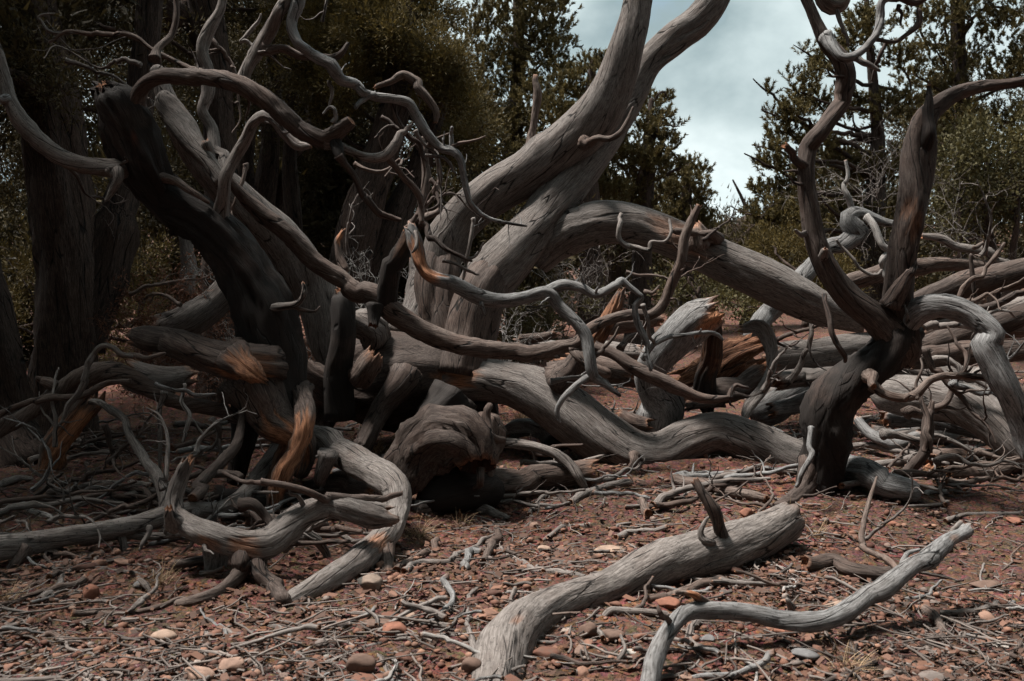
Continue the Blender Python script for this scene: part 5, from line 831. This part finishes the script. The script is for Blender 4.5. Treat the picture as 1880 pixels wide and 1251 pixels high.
# unseen junipers added behind and beside the camera to cut sky light
for k, (x_, y_, h_) in enumerate([(-6, -.5, 7.5), (-5.5, -3.5, 8), (-2.8, -4.8, 7.5), (-.2, -5.2, 8), (2.6, -4.8, 7.5), (5, -3, 8), (6.4, -.3, 7.5), (7.2, 2.6, 7), (8.0, 5.6, 7), (-8, 2.4, 7.5), (-8.6, 6, 7.5), (-4, -7.5, 8.5), (3.4, -7.6, 8.5)]):
    q = np.random.default_rng(700+k); bl2 = []
    h_ += 1.5
    for _ in range(36):
        z = q.uniform(.7, h_); ww = 1.9*(1-.35*z/h_); bl2.append(((x_+q.uniform(-ww, ww), y_+q.uniform(-ww, ww), z), q.uniform(.55, .85)))
    b_ = (x_, y_, float(gz(x_, y_)))
    T_ = tree('unseen_shade_juniper', 'unseen dense juniper added on the near rim to block sky light', b_, None, [], 'juniper', M_JUND, nlimb=0, group='unseen junipers added round the near rim for shade', wblobs=bl2+(wrain(16, x_*.35-1.6, x_*.35+1.6, -2.2, 1.9, 3.4, 6.4, .7, 1.0, 77+k) if y_ < -3 else []), wd_=(.06, 5.0))  # overhead crown blobs added to block sky light above the camera
    tube('trunk', [[x_, y_, b_[2]-.1, .26], [x_+.1, y_, 1.5, .2], [x_-.1, y_+.1, h_*.7, .12], [x_, y_, h_, .04]], M_BARK, T_, world=True, ridge=.13, maxn=16, detail=.2)

# ================================================================ dead brush, grass
def segs(paths, k=3):
    V = []; Fc = []; nv = 0
    for p in paths:
        p = np.array(p); x, r = p[:, :3], p[:, 3]; T = np.gradient(x, axis=0); T /= np.linalg.norm(T, axis=1)[:, None]+1e-9
        u = np.cross(T, [.31, .52, .79]); u /= np.linalg.norm(u, axis=1)[:, None]+1e-9; b = np.cross(T, u)
        for a in range(k):
            an = 2*math.pi*a/k; V.append(x+(u*math.cos(an)+b*math.sin(an))*r[:, None])
        m = len(p)
        for a in range(k):
            a2 = (a+1) % k; i = np.arange(m-1); Fc.append(np.stack([nv+a*m+i, nv+a2*m+i, nv+a2*m+i+1, nv+a*m+i+1], -1))
        nv += m*k
    return np.concatenate(V), np.concatenate(Fc)
def brush(name, label, px, py, d, rpx, n, mat, rad=.004, leaf=None, flat=1., cat='brush', up=.5):
    q = np.random.default_rng(int(px*3+py)); c = P(px, py, d); R_ = rpx*d/F; paths = []; tips = []
    base = np.array([c[0], c[1], max(c[2]-R_, float(gz(c[0], c[1])))])
    for _ in range(n):
        dirv = rand_dirs(1, q)[0]; dirv[2] = dirv[2]*flat+up; dirv /= np.linalg.norm(dirv)
        x = base+rand_dirs(1, q)[0]*R_*.3; pth = []; st = R_*.34
        for i in range(6):
            pth.append([*x, rad*(1-.14*i)]); dirv = dirv+q.normal(size=3)*.38; dirv /= np.linalg.norm(dirv); x = x+dirv*st
            if i > 0:
                for _b in range(2):
                    y = x.copy(); dv = dirv+q.normal(size=3)*.7; dv /= np.linalg.norm(dv); bp_ = []
                    for j in range(4):
                        bp_.append([*y, rad*(.6-.12*j)]); dv = dv+q.normal(size=3)*.45; dv /= np.linalg.norm(dv); y = y+dv*st*.45
                    paths.append(bp_); tips.append(y)
        paths.append(pth); tips.append(x)
    v, f = segs(paths)
    root = empty(name, base, label, cat, 'dead brush')
    me = mesh('twigs', v-base, f, None, {'grain': v*.5, 'torn': np.zeros(len(v))}); o = link('twigs', me, [mat], root); o['kind'] = 'stuff'
    if leaf:
        tp = np.repeat(np.array(tips), 26, 0)+q.normal(size=(len(tips)*26, 3))*R_*.12
        dv = rand_dirs(len(tp), q); m = len(tp)
        vv = tri_cloud(tp, dv, q.uniform(.02, .045, m), q.uniform(.006, .012, m), q)
        me = mesh('dead_foliage', vv-base, None, np.arange(m*3).reshape(-1, 3), {'tone': np.repeat(q.random(m), 3)}, smooth=False); o = link('dead_foliage', me, [leaf], root); o['kind'] = 'stuff'
brush('dead_brush', 'bleached twig tangle beneath the twin trunks', 920, 600, 7.4, 60, 26, M_PALE)
brush('dead_brush', 'bleached twig tangle left of the lower trunk behind the crossing branch', 815, 500, 7.6, 62, 22, M_PALE)
brush('dead_brush', 'grey twig tangle behind the dark stub of the crossing branch', 680, 505, 7.8, 66, 20, M_PALE, rad=.0045)
brush('dead_brush', 'grey twig tangle under the arch of the great limb', 1040, 490, 9.5, 80, 26, M_GREY, rad=.006)
brush('dead_brush', 'rust-leaved dead brush behind the grey post on the left', 350, 560, 7.0, 72, 22, M_WARM, leaf=M_DRYL)
brush('dead_brush', 'rust-leaved dead brush right of the leaning trunk', 560, 640, 6.9, 54, 14, M_PALE, leaf=M_DRYL)
brush('dead_brush', 'pale dead twigs beside the torn orange limb', 425, 615, 6.0, 32, 10, M_PALE, rad=.003)
brush('dead_brush', 'pale dead twigs beside the grey post', 395, 480, 7.0, 40, 10, M_PALE)
brush('dead_brush', 'fine bare twigs hanging in the pinyon behind the upright arms', 1600, 300, 10.2, 80, 20, M_GREY, rad=.004)
brush('dead_brush', 'bare grey twigs in the scrub at the right edge', 1760, 360, 9.8, 80, 16, M_GREY, rad=.004)
brush('dead_brush', 'bare black twigs at the base of the sky gap', 1345, 400, 12, 66, 8, M_BROWN, rad=.006)
brush('dead_brush', 'bare twigs among the dark trunks at the left', 215, 250, 7.4, 90, 14, M_GREY, rad=.003)
brush('dead_brush', 'low grey twig heap beneath the bowed log at the right', 1730, 680, 6.8, 80, 20, M_GREY, rad=.006)
brush('dead_brush', 'low grey twig heap at the right edge', 1850, 740, 6.6, 70, 14, M_GREY, rad=.006)
def tuft(label, px, py, n, h, mat=M_GRASS, spread=.5):
    q = np.random.default_rng(int(px+py*7)); b = np.array(ground_at(px, py)); V = []; TT = []
    for _ in range(n):
        a = q.uniform(0, 6.28); tl = spread*q.random()**.7; hh = h*q.uniform(.45, 1); x = b+np.array([q.normal()*h*.14, q.normal()*h*.14, -.01])
        dv = np.array([math.cos(a)*tl, math.sin(a)*tl, 1.]); dv /= np.linalg.norm(dv); s_ = np.array([-math.sin(a+.7), math.cos(a+.7), 0])*.0022; pr = None; tn = q.random()
        for j in range(5):
            w_ = s_*(1-.2*j); cur = (x-w_, x+w_)
            if pr is not None: V += [pr[0], pr[1], cur[1], cur[0]]; TT += [tn]*4
            pr = cur; dv = dv+np.array([math.cos(a)*.16, math.sin(a)*.16, -.22*tl*2]); dv /= np.linalg.norm(dv); x = x+dv*hh/4
    V = np.array(V)-b; me = mesh('grass_tuft', V, np.arange(len(V)).reshape(-1, 4), None, {'tone': np.array(TT)}, smooth=False)
    tag(link('grass_tuft', me, [mat], None, b), label, 'grass', 'dry grass tufts')
for a in (('tall dry grass stalks in front of the long grey log', 1440, 770, 60, .42, M_GRASS, .35), ('dry grass clump beside the rounded pale root hump', 1475, 765, 70, .26), ('straw tuft beside the burl stump', 770, 985, 90, .16, M_GRASS, .9), ('straw tuft under the split root plank', 845, 965, 40, .15, M_GRASS, .8),
          ('dry tuft under the claw limb', 292, 1075, 90, .13, M_GRASS, .9), ('dark dry tuft in the lower right gravel', 1555, 1235, 80, .13, M_GRASS, .8), ('dry tuft left of the sawn log end', 1500, 985, 70, .12, M_GRASS, 1.), ('straw tuft at the foot of the forked dead tree', 1450, 955, 40, .14, M_GRASS, 1.2),
          ('dry grass behind the great S-shaped limb near the burl', 960, 770, 90, .2), ('dry grass below the bend of the upright log', 1180, 760, 80, .2), ('dry grass in the shade left of the burl stump', 690, 835, 80, .22), ('thin straw at the left edge of the litter', 8, 1110, 40, .14)):
    tuft(*a)

# ================================================================ stones
def stonemat(name, per_object):
    m, t, b = newmat(name); K = t.links.new
    src = nd(t, 'ShaderNodeObjectInfo').outputs['Random'] if per_object else nd(t, 'ShaderNodeAttribute', attribute_name='tone').outputs['Fac']
    base = ramp(t, src, [(0, (.065, .03, .022)), (1, (.34, .275, .235)), (.25, (.125, .056, .038)), (.5, (.185, .092, .063)), (.72, (.26, .145, .10)), (.86, (.13, .11, .102))])
    geo = nd(t, 'ShaderNodeNewGeometry')
    n_ = nd(t, 'ShaderNodeTexNoise', i_Scale=38., i_Detail=5., i_Roughness=.65); K(geo.outputs['Position'], n_.inputs['Vector'])
    col = mixc(t, ramp(t, n_.outputs[0], [(.35, (.7,)*3), (.55, (0, 0, 0))]), base, (.09, .058, .045))
    K(col, b.inputs['Base Color']); b.inputs['Roughness'].default_value = .85
    bp = nd(t, 'ShaderNodeBump', i_Strength=.4, i_Distance=.006); K(n_.outputs[0], bp.inputs['Height']); K(bp.outputs[0], b.inputs['Normal'])
    return m
M_STONE, M_PEB = stonemat('river_stone', True), stonemat('mixed_pebbles', False)
def fixedstone(name, c, spot=None):
    m, t, b = newmat(name); K = t.links.new; geo = nd(t, 'ShaderNodeNewGeometry')
    n_ = nd(t, 'ShaderNodeTexNoise', i_Scale=30., i_Detail=5., i_Roughness=.65); K(geo.outputs['Position'], n_.inputs['Vector'])
    col = ramp(t, n_.outputs[0], [(.3, tuple(x*.6 for x in c)), (.7, tuple(min(x*1.2, .7) for x in c))])
    if spot:
        n2 = nd(t, 'ShaderNodeTexNoise', i_Scale=16., i_Detail=3.); K(geo.outputs['Position'], n2.inputs['Vector'])
        col = mixc(t, ramp(t, n2.outputs[0], [(.55, (0, 0, 0)), (.6, (1, 1, 1))]), col, spot)
    K(col, b.inputs['Base Color']); b.inputs['Roughness'].default_value = .85
    bp = nd(t, 'ShaderNodeBump', i_Strength=.4, i_Distance=.006); K(n_.outputs[0], bp.inputs['Height']); K(bp.outputs[0], b.inputs['Normal'])
    return m
import bmesh
def ico(sub):
    bm = bmesh.new(); bmesh.ops.create_icosphere(bm, subdivisions=sub, radius=1)
    v = np.array([x.co[:] for x in bm.verts]); f = np.array([[y.index for y in x.verts] for x in bm.faces]); bm.free(); return v, f
IV, IF = ico(3); JV, JF = ico(1)
def stone_shape(seed, ang=.42):
    o = seed*3.7; v = IV*(1+.22*fbm(IV*.9+o, 2)+.05*vnoise(IV*3+o))[:, None]
    q = np.random.default_rng(seed)
    for _ in range(8):                       # a few worn facets
        d = rand_dirs(1, q)[0]; h = q.uniform(.55, .85); k = v@d; v = v-d*np.clip(k-h, 0, None)[:, None]*(.5+ang)
    return v
STONES = [mesh('stone_shape', stone_shape(k), None, IF) for k in range(10)]
SM = {k: fixedstone(k+'_stone', *v) for k, v in dict(tan=((.24, .155, .118),), red=((.20, .088, .058),), pale=((.27, .19, .145),), white=((.31, .28, .25),), grey=((.15, .145, .145),), brown=((.125, .08, .062),), lichen=((.20, .15, .12), (.06, .055, .05))).items()}
big = [(678, 1072, 50, 42, 'lichen', 'egg-shaped tan stone with dark lichen at the foot of the split root plank'), (366, 1240, 64, 30, 'tan', 'smooth flat tan stone at the bottom edge on the left'), (430, 1226, 58, 38, 'tan', 'rounded tan stone leaning beside the flat tan stone'),
  (693, 1146, 56, 20, 'brown', 'long dark brown stone beside the reddish stone'), (719, 1158, 52, 28, 'red', 'rounded red stone beside the long dark stone'), (663, 1226, 60, 46, 'brown', 'large brown stone half buried near the bottom edge'), (744, 1132, 32, 15, 'pale', 'pale oval stone above the red stone'),
  (165, 1088, 32, 30, 'red', 'reddish stone standing under the grey branch on the left'), (303, 1172, 52, 28, 'pale', 'pale angular stone in the lower left litter'), (1117, 1011, 56, 17, 'pale', 'long pale oval stone behind the foreground log'), (1226, 1110, 48, 28, 'red', 'reddish stone tucked under the curved branch'),
  (1124, 1168, 48, 24, 'brown', 'flat brown stone in front of the foreground log'), (1082, 1160, 38, 36, 'brown', 'blocky brown stone in front of the foreground log'), (1156, 1199, 36, 12, 'white', 'small white bar-shaped stone in the foreground'), (979, 966, 22, 17, 'tan', 'small tan stone left of the long pale oval stone'),
  (998, 1010, 28, 15, 'pale', 'small pale stone left of the long pale oval stone, nearer the log'), (1535, 1114, 44, 16, 'pale', 'pale oblong stone behind the curved branch'), (1809, 1076, 56, 18, 'brown', 'flat brown slab in the right foreground'), (1477, 1205, 54, 22, 'grey', 'flat grey angular stone below the curved branch'),
  (1441, 1156, 42, 22, 'red', 'reddish stone just under the curved branch'), (1837, 1186, 34, 18, 'white', 'whitish stone near the lower right corner'), (1784, 1171, 24, 16, 'grey', 'small round grey stone near the lower right corner'), (1859, 1109, 16, 15, 'grey', 'tiny grey pebble at the right edge'), (1637, 963, 22, 14, 'red', 'small reddish stone right of the forked tree foot'),
  (1862, 958, 38, 13, 'red', 'flat reddish stone at the right edge'), (866, 1228, 42, 38, 'brown', 'round brown stone against the lower end of the foreground log'), (1297, 1175, 26, 18, 'grey', 'small grey stone inside the curled stick'), (1370, 945, 24, 22, 'red', 'red angular stone behind the foreground log'),
  (130, 1120, 22, 12, 'tan', 'small tan stone in the left gravel'), (255, 1076, 20, 14, 'grey', 'small grey stone beside the reddish standing one'), (1260, 1245, 26, 16, 'tan', 'tan pebble at the bottom edge beside the curved branch'), (598, 1205, 16, 12, 'white', 'tiny white pebble in the lower middle gravel')]
for k, (px, py, wpx, hpx, cm_, lab) in enumerate(big):
    d = ghit(px, py+hpx*.4); b = P(px, py+hpx*.4, d); b[2] = gz(b[0], b[1])
    me = STONES[k % 10].copy(); me.materials.clear(); o = link('stone', me, [SM[cm_]], None, (b[0], b[1], b[2]+hpx*.36*d/F))
    o.scale = (wpx*.5*d/F, wpx*.42*d/F, hpx*.5*d/F); o.rotation_euler = (random.uniform(-.1, .1), random.uniform(-.1, .1), random.uniform(-.3, .3))
    tag(o, lab, 'stone')
def spots(n, y0, y1, q, wid=.68):
    u = q.uniform(1/y1, 1/y0, n); y = 1/u; x = q.uniform(-wid, wid, n)*y; return x, y
q = np.random.default_rng(77)
def drift0(n, y0, y1, q, wid=.6):
    xs, ys = spots(n*2, y0, y1, q, wid); f = fbm(np.stack([xs, ys, 0*xs], -1)*1.3+5, 3); ok = np.argsort(-(f+q.normal(size=len(xs))*.5))[:n]; return xs[ok], ys[ok]
xs, ys = drift0(250, 2.7, 7.5, q)
for me in STONES: me.materials.append(M_STONE)
for k in range(250):
    s_ = min(.011+.016*q.random()**2.2*2, .04); o = bpy.data.objects.new('scattered_stone', STONES[k % 10]); C.objects.link(o)
    o.location = (xs[k], ys[k], float(gz(xs[k], ys[k]))+s_*.25); o.scale = (s_*q.uniform(.9, 1.6), s_, s_*q.uniform(.5, .8)); o.rotation_euler = (q.normal()*.2, q.normal()*.2, q.uniform(0, 6.28))
    tag(o, 'small rounded stone scattered on the red gravel', 'stone', 'small stones scattered over the gravel')
def drift(n, y0, y1, q, k=1.5):
    xs, ys = spots(int(n*2.4), y0, y1, q); f = fbm(np.stack([xs, ys, 0*xs], -1)*k+q.uniform(0, 20), 3)
    ok = np.argsort(-(f+q.normal(size=len(xs))*.5))[:n]; return xs[ok], ys[ok]
def scatter(name, n, fn, kind_label, mat, y1=9., y0=2.5, sub=True, seed=1, smooth=True):
    q = np.random.default_rng(seed); xs, ys = drift(n, y0, y1, q); v, f, tone = fn(n, q, xs, ys)
    me = mesh(name, v, f if f.shape[1] == 4 else None, f if f.shape[1] == 3 else None, {'tone': tone, 'grain': v*.3, 'torn': np.zeros(len(v))}, smooth=smooth)
    o = link(name, me, [mat]); tag(o, kind_label, 'ground litter', None, 'stuff'); return o
def pebbles(n, q, xs, ys):
    s_ = .0035+.014*q.random(n)**3; sc = np.stack([s_*q.uniform(.9, 1.6, n), s_*q.uniform(.8, 1.2, n), s_*q.uniform(.5, .95, n)], 1)
    v = JV[None]*(1+.25*q.normal(size=(n, len(JV), 1))*.6)*sc[:, None]; a = q.uniform(0, 6.28, n)[:, None]; c_, s2 = np.cos(a), np.sin(a)
    v = np.stack([v[..., 0]*c_-v[..., 1]*s2, v[..., 0]*s2+v[..., 1]*c_, v[..., 2]], -1)+np.stack([xs, ys, gz(xs, ys)+s_*.45+.008], -1)[:, None]
    f = (JF[None]+np.arange(n)[:, None, None]*len(JV)).reshape(-1, 3)
    return v.reshape(-1, 3), f, np.repeat(np.clip(q.beta(1.6, 2.0, n), 0, 1), len(JV))
scatter('gravel', 8000, pebbles, 'fine red and tan gravel covering the ground', M_PEB, seed=3)
M_LIT = leafmat('twig_litter', (.025, .018, .015), (.20, .168, .15), 0)
def litter(n, q, xs, ys):
    ln = .012+.07*q.random(n)**2.2; r = .0012+.0026*q.random(n); a = q.uniform(0, 6.28, n); tl = q.normal(size=n)*.22
    d = np.stack([np.cos(a)*np.cos(tl), np.sin(a)*np.cos(tl), np.sin(tl)], -1); s1 = np.stack([-np.sin(a), np.cos(a), 0*a], -1); s2 = np.cross(d, s1)
    c = np.stack([xs, ys, gz(xs, ys)+.012+.01*q.random(n)], -1); bend = s1*(q.normal(size=n)*.18*ln)[:, None]
    V = []
    for t, b in ((-1, 0), (0, 1), (1, 0)):
        for an in (0, 2.1, 4.2): V.append(c+d*(ln*.5*t)[:, None]+bend*b+(s1*math.cos(an)+s2*math.sin(an))*r[:, None])
    V = np.stack(V, 1); base = []
    for k in (0, 1):
        for e_ in range(3): base.append([k*3+e_, k*3+(e_+1) % 3, k*3+3+(e_+1) % 3, k*3+3+e_])
    f = (np.array(base)[None]+np.arange(n)[:, None, None]*9).reshape(-1, 4)
    return V.reshape(-1, 3), f, np.repeat(np.clip(q.beta(1.3, 2.2, n), 0, 1), 9)
scatter('twig_litter', 9000, litter, 'fine grey twig litter strewn over the ground', M_LIT, seed=4, smooth=False)
M_CHIP = leafmat('bark_chips', (.026, .014, .009), (.155, .078, .052), 0)
def chips(n, q, xs, ys):
    ln = .006+.022*q.random(n)**2; wd = ln*q.uniform(.3, .8, n); a = q.uniform(0, 6.28, n); nrm = rand_dirs(n, q)*.55+np.array([0, 0, 1.]); nrm /= np.linalg.norm(nrm, axis=1)[:, None]
    d = np.stack([np.cos(a), np.sin(a), 0*a], -1); d -= nrm*(d*nrm).sum(-1, keepdims=True); s_ = np.cross(nrm, d); c = np.stack([xs, ys, gz(xs, ys)+.010+.012*q.random(n)], -1)
    V = np.stack([c-d*ln[:, None]-s_*wd[:, None]*.5, c+d*ln[:, None]*.6-s_*wd[:, None], c+d*ln[:, None]+s_*wd[:, None]*.4, c-d*ln[:, None]*.5+s_*wd[:, None]], 1)
    return V.reshape(-1, 3), np.arange(n*4).reshape(-1, 4), np.repeat(q.random(n), 4)
scatter('bark_chips', 14000, chips, 'brown bark chips and duff between the stones', M_CHIP, seed=5, smooth=False, y1=12)

# ================================================================ sticks on the ground
def stick(label, pts, w_, mat=M_GREY, end='broken', start='broken'):
    n = len(pts); ww = w_ if isinstance(w_, (list, tuple)) else None
    p = [(x, y, 'g', (np.interp(i, [0, n-1], ww) if ww else w_)) for i, (x, y) in enumerate(pts)]
    return tube('stick', p, mat, label=label, cat='stick', end=end, start=start, lump=.12, flute=.1, wander=.3)
ST = [
 ('dark curved stick under the grey branch in the lower left', [(14, 1099), (72, 1070), (119, 1049)], (10, 12), M_BROWN),
 ('thick wavy grey stick in the left gravel', [(72, 1106), (108, 1078), (118, 1054), (151, 1038), (224, 1027)], (16, 8), M_GREY),
 ('small curved stick left of the upright splinter stick', [(173, 1124), (202, 1142), (245, 1142), (260, 1135)], 8, M_GREY),
 ('upright splinter stick behind the rounded tan stone', [(353, 1206), (375, 1180), (386, 1145)], 11, M_GREY),
 ('blunt grey stick at the left edge of the gravel', [(0, 1141), (54, 1141)], 12, M_GREY),
 ('short reddish-brown stick in the lower left', [(76, 1171), (108, 1171), (151, 1182)], 14, M_WARM),
 ('long low grey stick along the bottom left', [(72, 1247), (144, 1240), (202, 1214), (252, 1196), (299, 1193)], (9, 13), M_GREY),
 ('thin bent stick above the long low one at bottom left', [(165, 1210), (202, 1189), (238, 1175), (252, 1160), (310, 1159)], 8, M_GREY),
 ('long snaking stick running from the lower left to the foreground log', [(415, 1157), (450, 1166), (500, 1153), (522, 1160), (533, 1189), (545, 1200), (569, 1218), (605, 1218), (666, 1190), (724, 1177), (756, 1173), (846, 1162)], (14, 9), M_GREY),
 ('thin straight stick alongside the long snaking stick', [(497, 1236), (576, 1233), (652, 1211), (710, 1200), (753, 1184)], 8, M_GREY),
 ('short blunt grey stick beside the large brown stone', [(688, 1204), (720, 1243)], 14, M_GREY),
 ('brown root-like stick below the straw tuft', [(728, 1047), (760, 1023), (785, 1013), (800, 990)], 14, M_WARM),
 ('curved grey stick below the burl stump', [(742, 1049), (774, 1034), (825, 1031), (846, 1015), (882, 997), (904, 986)], (15, 10), M_GREY),
 ('shaggy brown root stub standing in the gravel', [(888, 1034), (903, 1002), (911, 972)], 16, M_WARM),
 ('bleached knob of wood beside the shaggy root stub', [(850, 1043), (863, 1016), (884, 1014)], 17, M_COOL),
 ('thin looping twig left of the foreground log', [(961, 1043), (922, 1051), (906, 1070), (905, 1095), (922, 1111), (954, 1101), (997, 1079), (1004, 1062)], 9, M_BROWN),
 ('hooked grey twig leaning on the lower end of the foreground log', [(883, 1076), (862, 1098), (858, 1126), (862, 1160), (872, 1197), (886, 1227)], (9, 15), M_GREY),
 ('forked grey stick pointing at the foreground log', [(922, 1007), (972, 1043), (1022, 1050), (1077, 1061)], 12, M_GREY),
 ('flat splintered stick behind the foreground log', [(1026, 1037), (1080, 1032), (1149, 1035)], 11, M_WARM),
 ('crooked stick left of the long pale stone', [(994, 993), (1030, 972), (1040, 964), (1087, 963)], 10, M_GREY),
 ('grey stick right of the long pale stone', [(1131, 989), (1160, 975), (1224, 967)], 13, M_GREY),
 ('straight thin stick behind the long pale stone', [(1112, 971), (1160, 962)], 8, M_GREY),
 ('bent grey stick near the brown barked log', [(972, 946), (1001, 914), (1030, 907), (1059, 906)], 10, M_GREY),
 ('thick grey stick under the belly of the S-shaped limb', [(1044, 925), (1080, 903), (1116, 892), (1160, 889)], 15, M_GREY),
 ('dark peg sticking up near the brown barked log', [(1023, 892), (1026, 910), (1041, 928)], 12, M_BROWN),
 ('short stout peg under the S-shaped limb', [(1181, 907), (1181, 925), (1189, 946)], 18, M_WARM),
 ('thin crooked stick leading to the dark snag', [(1210, 932), (1239, 928), (1260, 907), (1275, 899)], 8, M_GREY),
 ('frayed stick lying below the foreground log', [(1077, 1134), (1124, 1130), (1181, 1130), (1226, 1130)], 15, M_GREY),
 ('brown stick under the foreground log', [(1185, 1101), (1253, 1087), (1289, 1072), (1336, 1070)], 18, M_WARM),
 ('curled stick under the curved branch', [(1289, 1141), (1268, 1159), (1271, 1184), (1306, 1195)], 16, M_GREY),
 ('thin straight stick below the curled stick', [(1253, 1227), (1289, 1202), (1325, 1184), (1365, 1166)], 9, M_GREY),
 ('short pale stick at the bottom centre', [(1052, 1240), (1075, 1225), (1098, 1212)], 12, M_GREY),
 ('thick dark stick behind the curved branch', [(1477, 1036), (1524, 1033), (1575, 1051), (1640, 1054)], 30, M_BROWN),
 ('bent grey stick at the right edge of the slope', [(1737, 957), (1762, 946), (1813, 943), (1877, 941)], 11, M_GREY),
 ('grey forked stick in the right gravel', [(1715, 1126), (1769, 1130), (1809, 1123), (1831, 1108)], 13, M_GREY),
 ('knobbly brown stick below the curved branch tip', [(1694, 1119), (1715, 1137), (1730, 1177)], 18, M_WARM),
 ('rotten dark chunk near the curved branch', [(1620, 1120), (1655, 1108), (1672, 1118)], 18, M_BROWN),
 ('thin grey stick below the bowed log at the right', [(1640, 845), (1690, 838), (1745, 822), (1800, 820), (1850, 842)], 14, M_GREY),
 ('long dark log-like stick under the bowed log', [(1560, 850), (1620, 848), (1670, 842), (1720, 840)], 20, M_GREY),
 ('bleached twisted splinter on the right slope', [(1700, 910), (1715, 903), (1740, 905)], 12, M_PALE),
 ('pale forked twig on the right slope', [(1740, 902), (1775, 904), (1782, 897)], 6, M_PALE),
 ('stout brown log end half buried under the bowed log', [(1705, 848), (1750, 843), (1772, 846)], 34, M_WARM),
]
for a in ST: stick(*a)
# loose sticks nobody could tell apart: shared shapes, each its own object
SHP = []
for k in range(22):
    rs = random.Random(500+k); Ln = rs.uniform(.10, .42); r = rs.uniform(.0035, .012); x = np.array([-Ln/2, 0, 0.]); d = np.array([1., 0, 0]); p = []
    for i in range(6):
        p.append([*x, r*(1-.09*i)]); d = d+np.array([0, rs.uniform(-.45, .45), rs.uniform(-.14, .18)]); d /= np.linalg.norm(d); x = x+d*Ln/5
    p = np.array(p); p[:, :3] -= p[:, :3].mean(0); p[:, 2] -= p[:, 2].min()
    h = tube('loose_stick', p, [M_GREY, M_GREY, M_WARM, M_COOL, M_BROWN, M_GREY, M_PALE][k % 7], world=True, end='broken', start='broken', wander=.4, knots=1, maxn=10)
    SHP.append((h['o'].data, r, h['o']))
q = np.random.default_rng(55); xs, ys = drift0(262, 2.75, 8.4, q, .58)
for (me, r, o) in SHP: bpy.data.objects.remove(o)
lab = 'loose weathered twig lying in the litter on the red gravel'
for k in range(262):
    me, r, _ = SHP[k % 22]; x_, y_ = xs[k], ys[k]
    o = bpy.data.objects.new('loose_stick', me); C.objects.link(o); sc = q.uniform(.6, 1.25); o.scale = (sc, sc, sc)
    o.location = (x_, y_, float(gz(x_, y_))+r*sc*.7+.012); o.rotation_euler = (q.normal()*.08+(.06 if y_ > 4.6 else 0), q.normal()*.1, q.normal()*1.1+(math.pi if q.random() < .5 else 0))
    tag(o, lab, 'stick', 'loose sticks littering the ground')

# smaller fallen branches of the tangle
BR = []
q = np.random.default_rng(808)
spots_ = [(q.uniform(560, 1480), q.uniform(872, 945)) for _ in range(30)]+[(q.uniform(1520, 1890), q.uniform(720, 930)) for _ in range(22)]+[(q.uniform(-20, 520), q.uniform(790, 1000)) for _ in range(40)]+[(q.uniform(380, 700), q.uniform(960, 1050)) for _ in range(8)]+[(q.uniform(1560, 1900), q.uniform(650, 830)) for _ in range(26)]+[(q.uniform(880, 1460), q.uniform(640, 860)) for _ in range(20)]
for k, (px, py) in enumerate(spots_):
    rs = random.Random(3000+k); d0 = ghit(px, py); c = P(px, py, d0); Ln = rs.uniform(.35, 1.0); r = rs.uniform(.007, .024)*(1.4 if k > 100 else 1); a = rs.gauss(0, .7); x = c[:2]-np.array([math.cos(a), math.sin(a)])*Ln/2; p = []; lift = rs.uniform(0, .12)
    for i in range(7):
        p.append([x[0], x[1], float(gz(x[0], x[1]))+r+.01+lift*i/6+.02*rs.random(), r*(1-.1*i)]); a += rs.uniform(-.5, .5); x = x+np.array([math.cos(a), math.sin(a)])*Ln/6
    h = tube('fallen_branch', p, [M_GREY, M_GREY, M_WARM, M_BROWN, M_COOL][k % 5], world=True, end='taper', start='broken', wander=.35, knots=2, maxn=9, detail=.8,
             label=['weathered thin branch lying in the tangle at the right', 'weathered thin branch lying in the litter at the left', 'weathered thin branch lying under the big logs'][0 if px > 1500 else 1 if px < 500 else 2], cat='branch', group='thin branches fallen among the logs')
    twigs(h, 1+k % 3, (.06, .2), .45)
def twiglets(n, q, xs, ys):
    V = []; Fq = []; m = 5; nv = 0; ln = .05+.20*q.random(n)**1.8; r = .0018+.0042*q.random(n); a = q.uniform(0, 6.28, n)
    x = np.stack([xs, ys], -1); zl = q.normal(size=n)*.12; rows = []
    for i in range(m):
        rows.append(np.stack([x[:, 0], x[:, 1], gz(x[:, 0], x[:, 1])+.012+r+np.abs(zl)*ln*(i/(m-1))], -1)); a = a+q.normal(size=n)*.35; x = x+np.stack([np.cos(a), np.sin(a)], -1)*(ln/(m-1))[:, None]
    Rw = np.stack(rows, 1); T = np.gradient(Rw, axis=1); T /= np.linalg.norm(T, axis=-1, keepdims=True); s1 = np.cross(T, [0, 0, 1.]); s1 /= np.linalg.norm(s1, axis=-1, keepdims=True); s2 = np.cross(T, s1)
    V = np.stack([Rw+(s1*math.cos(t)+s2*math.sin(t))*(r[:, None, None]*np.linspace(1, .55, m)[None, :, None]) for t in (0, 1.57, 3.14, 4.71)], 2)
    base = np.array([[i*4+j, i*4+(j+1) % 4, (i+1)*4+(j+1) % 4, (i+1)*4+j] for i in range(m-1) for j in range(4)])
    f = (base[None]+np.arange(n)[:, None, None]*(m*4)).reshape(-1, 4)
    return V.reshape(-1, 3), f, np.repeat(np.clip(q.beta(1.5, 1.6, n), 0, 1), m*4)
scatter('stick_litter', 1900, twiglets, 'countless small broken twigs strewn over the gravel', M_LIT, seed=14, y1=9)
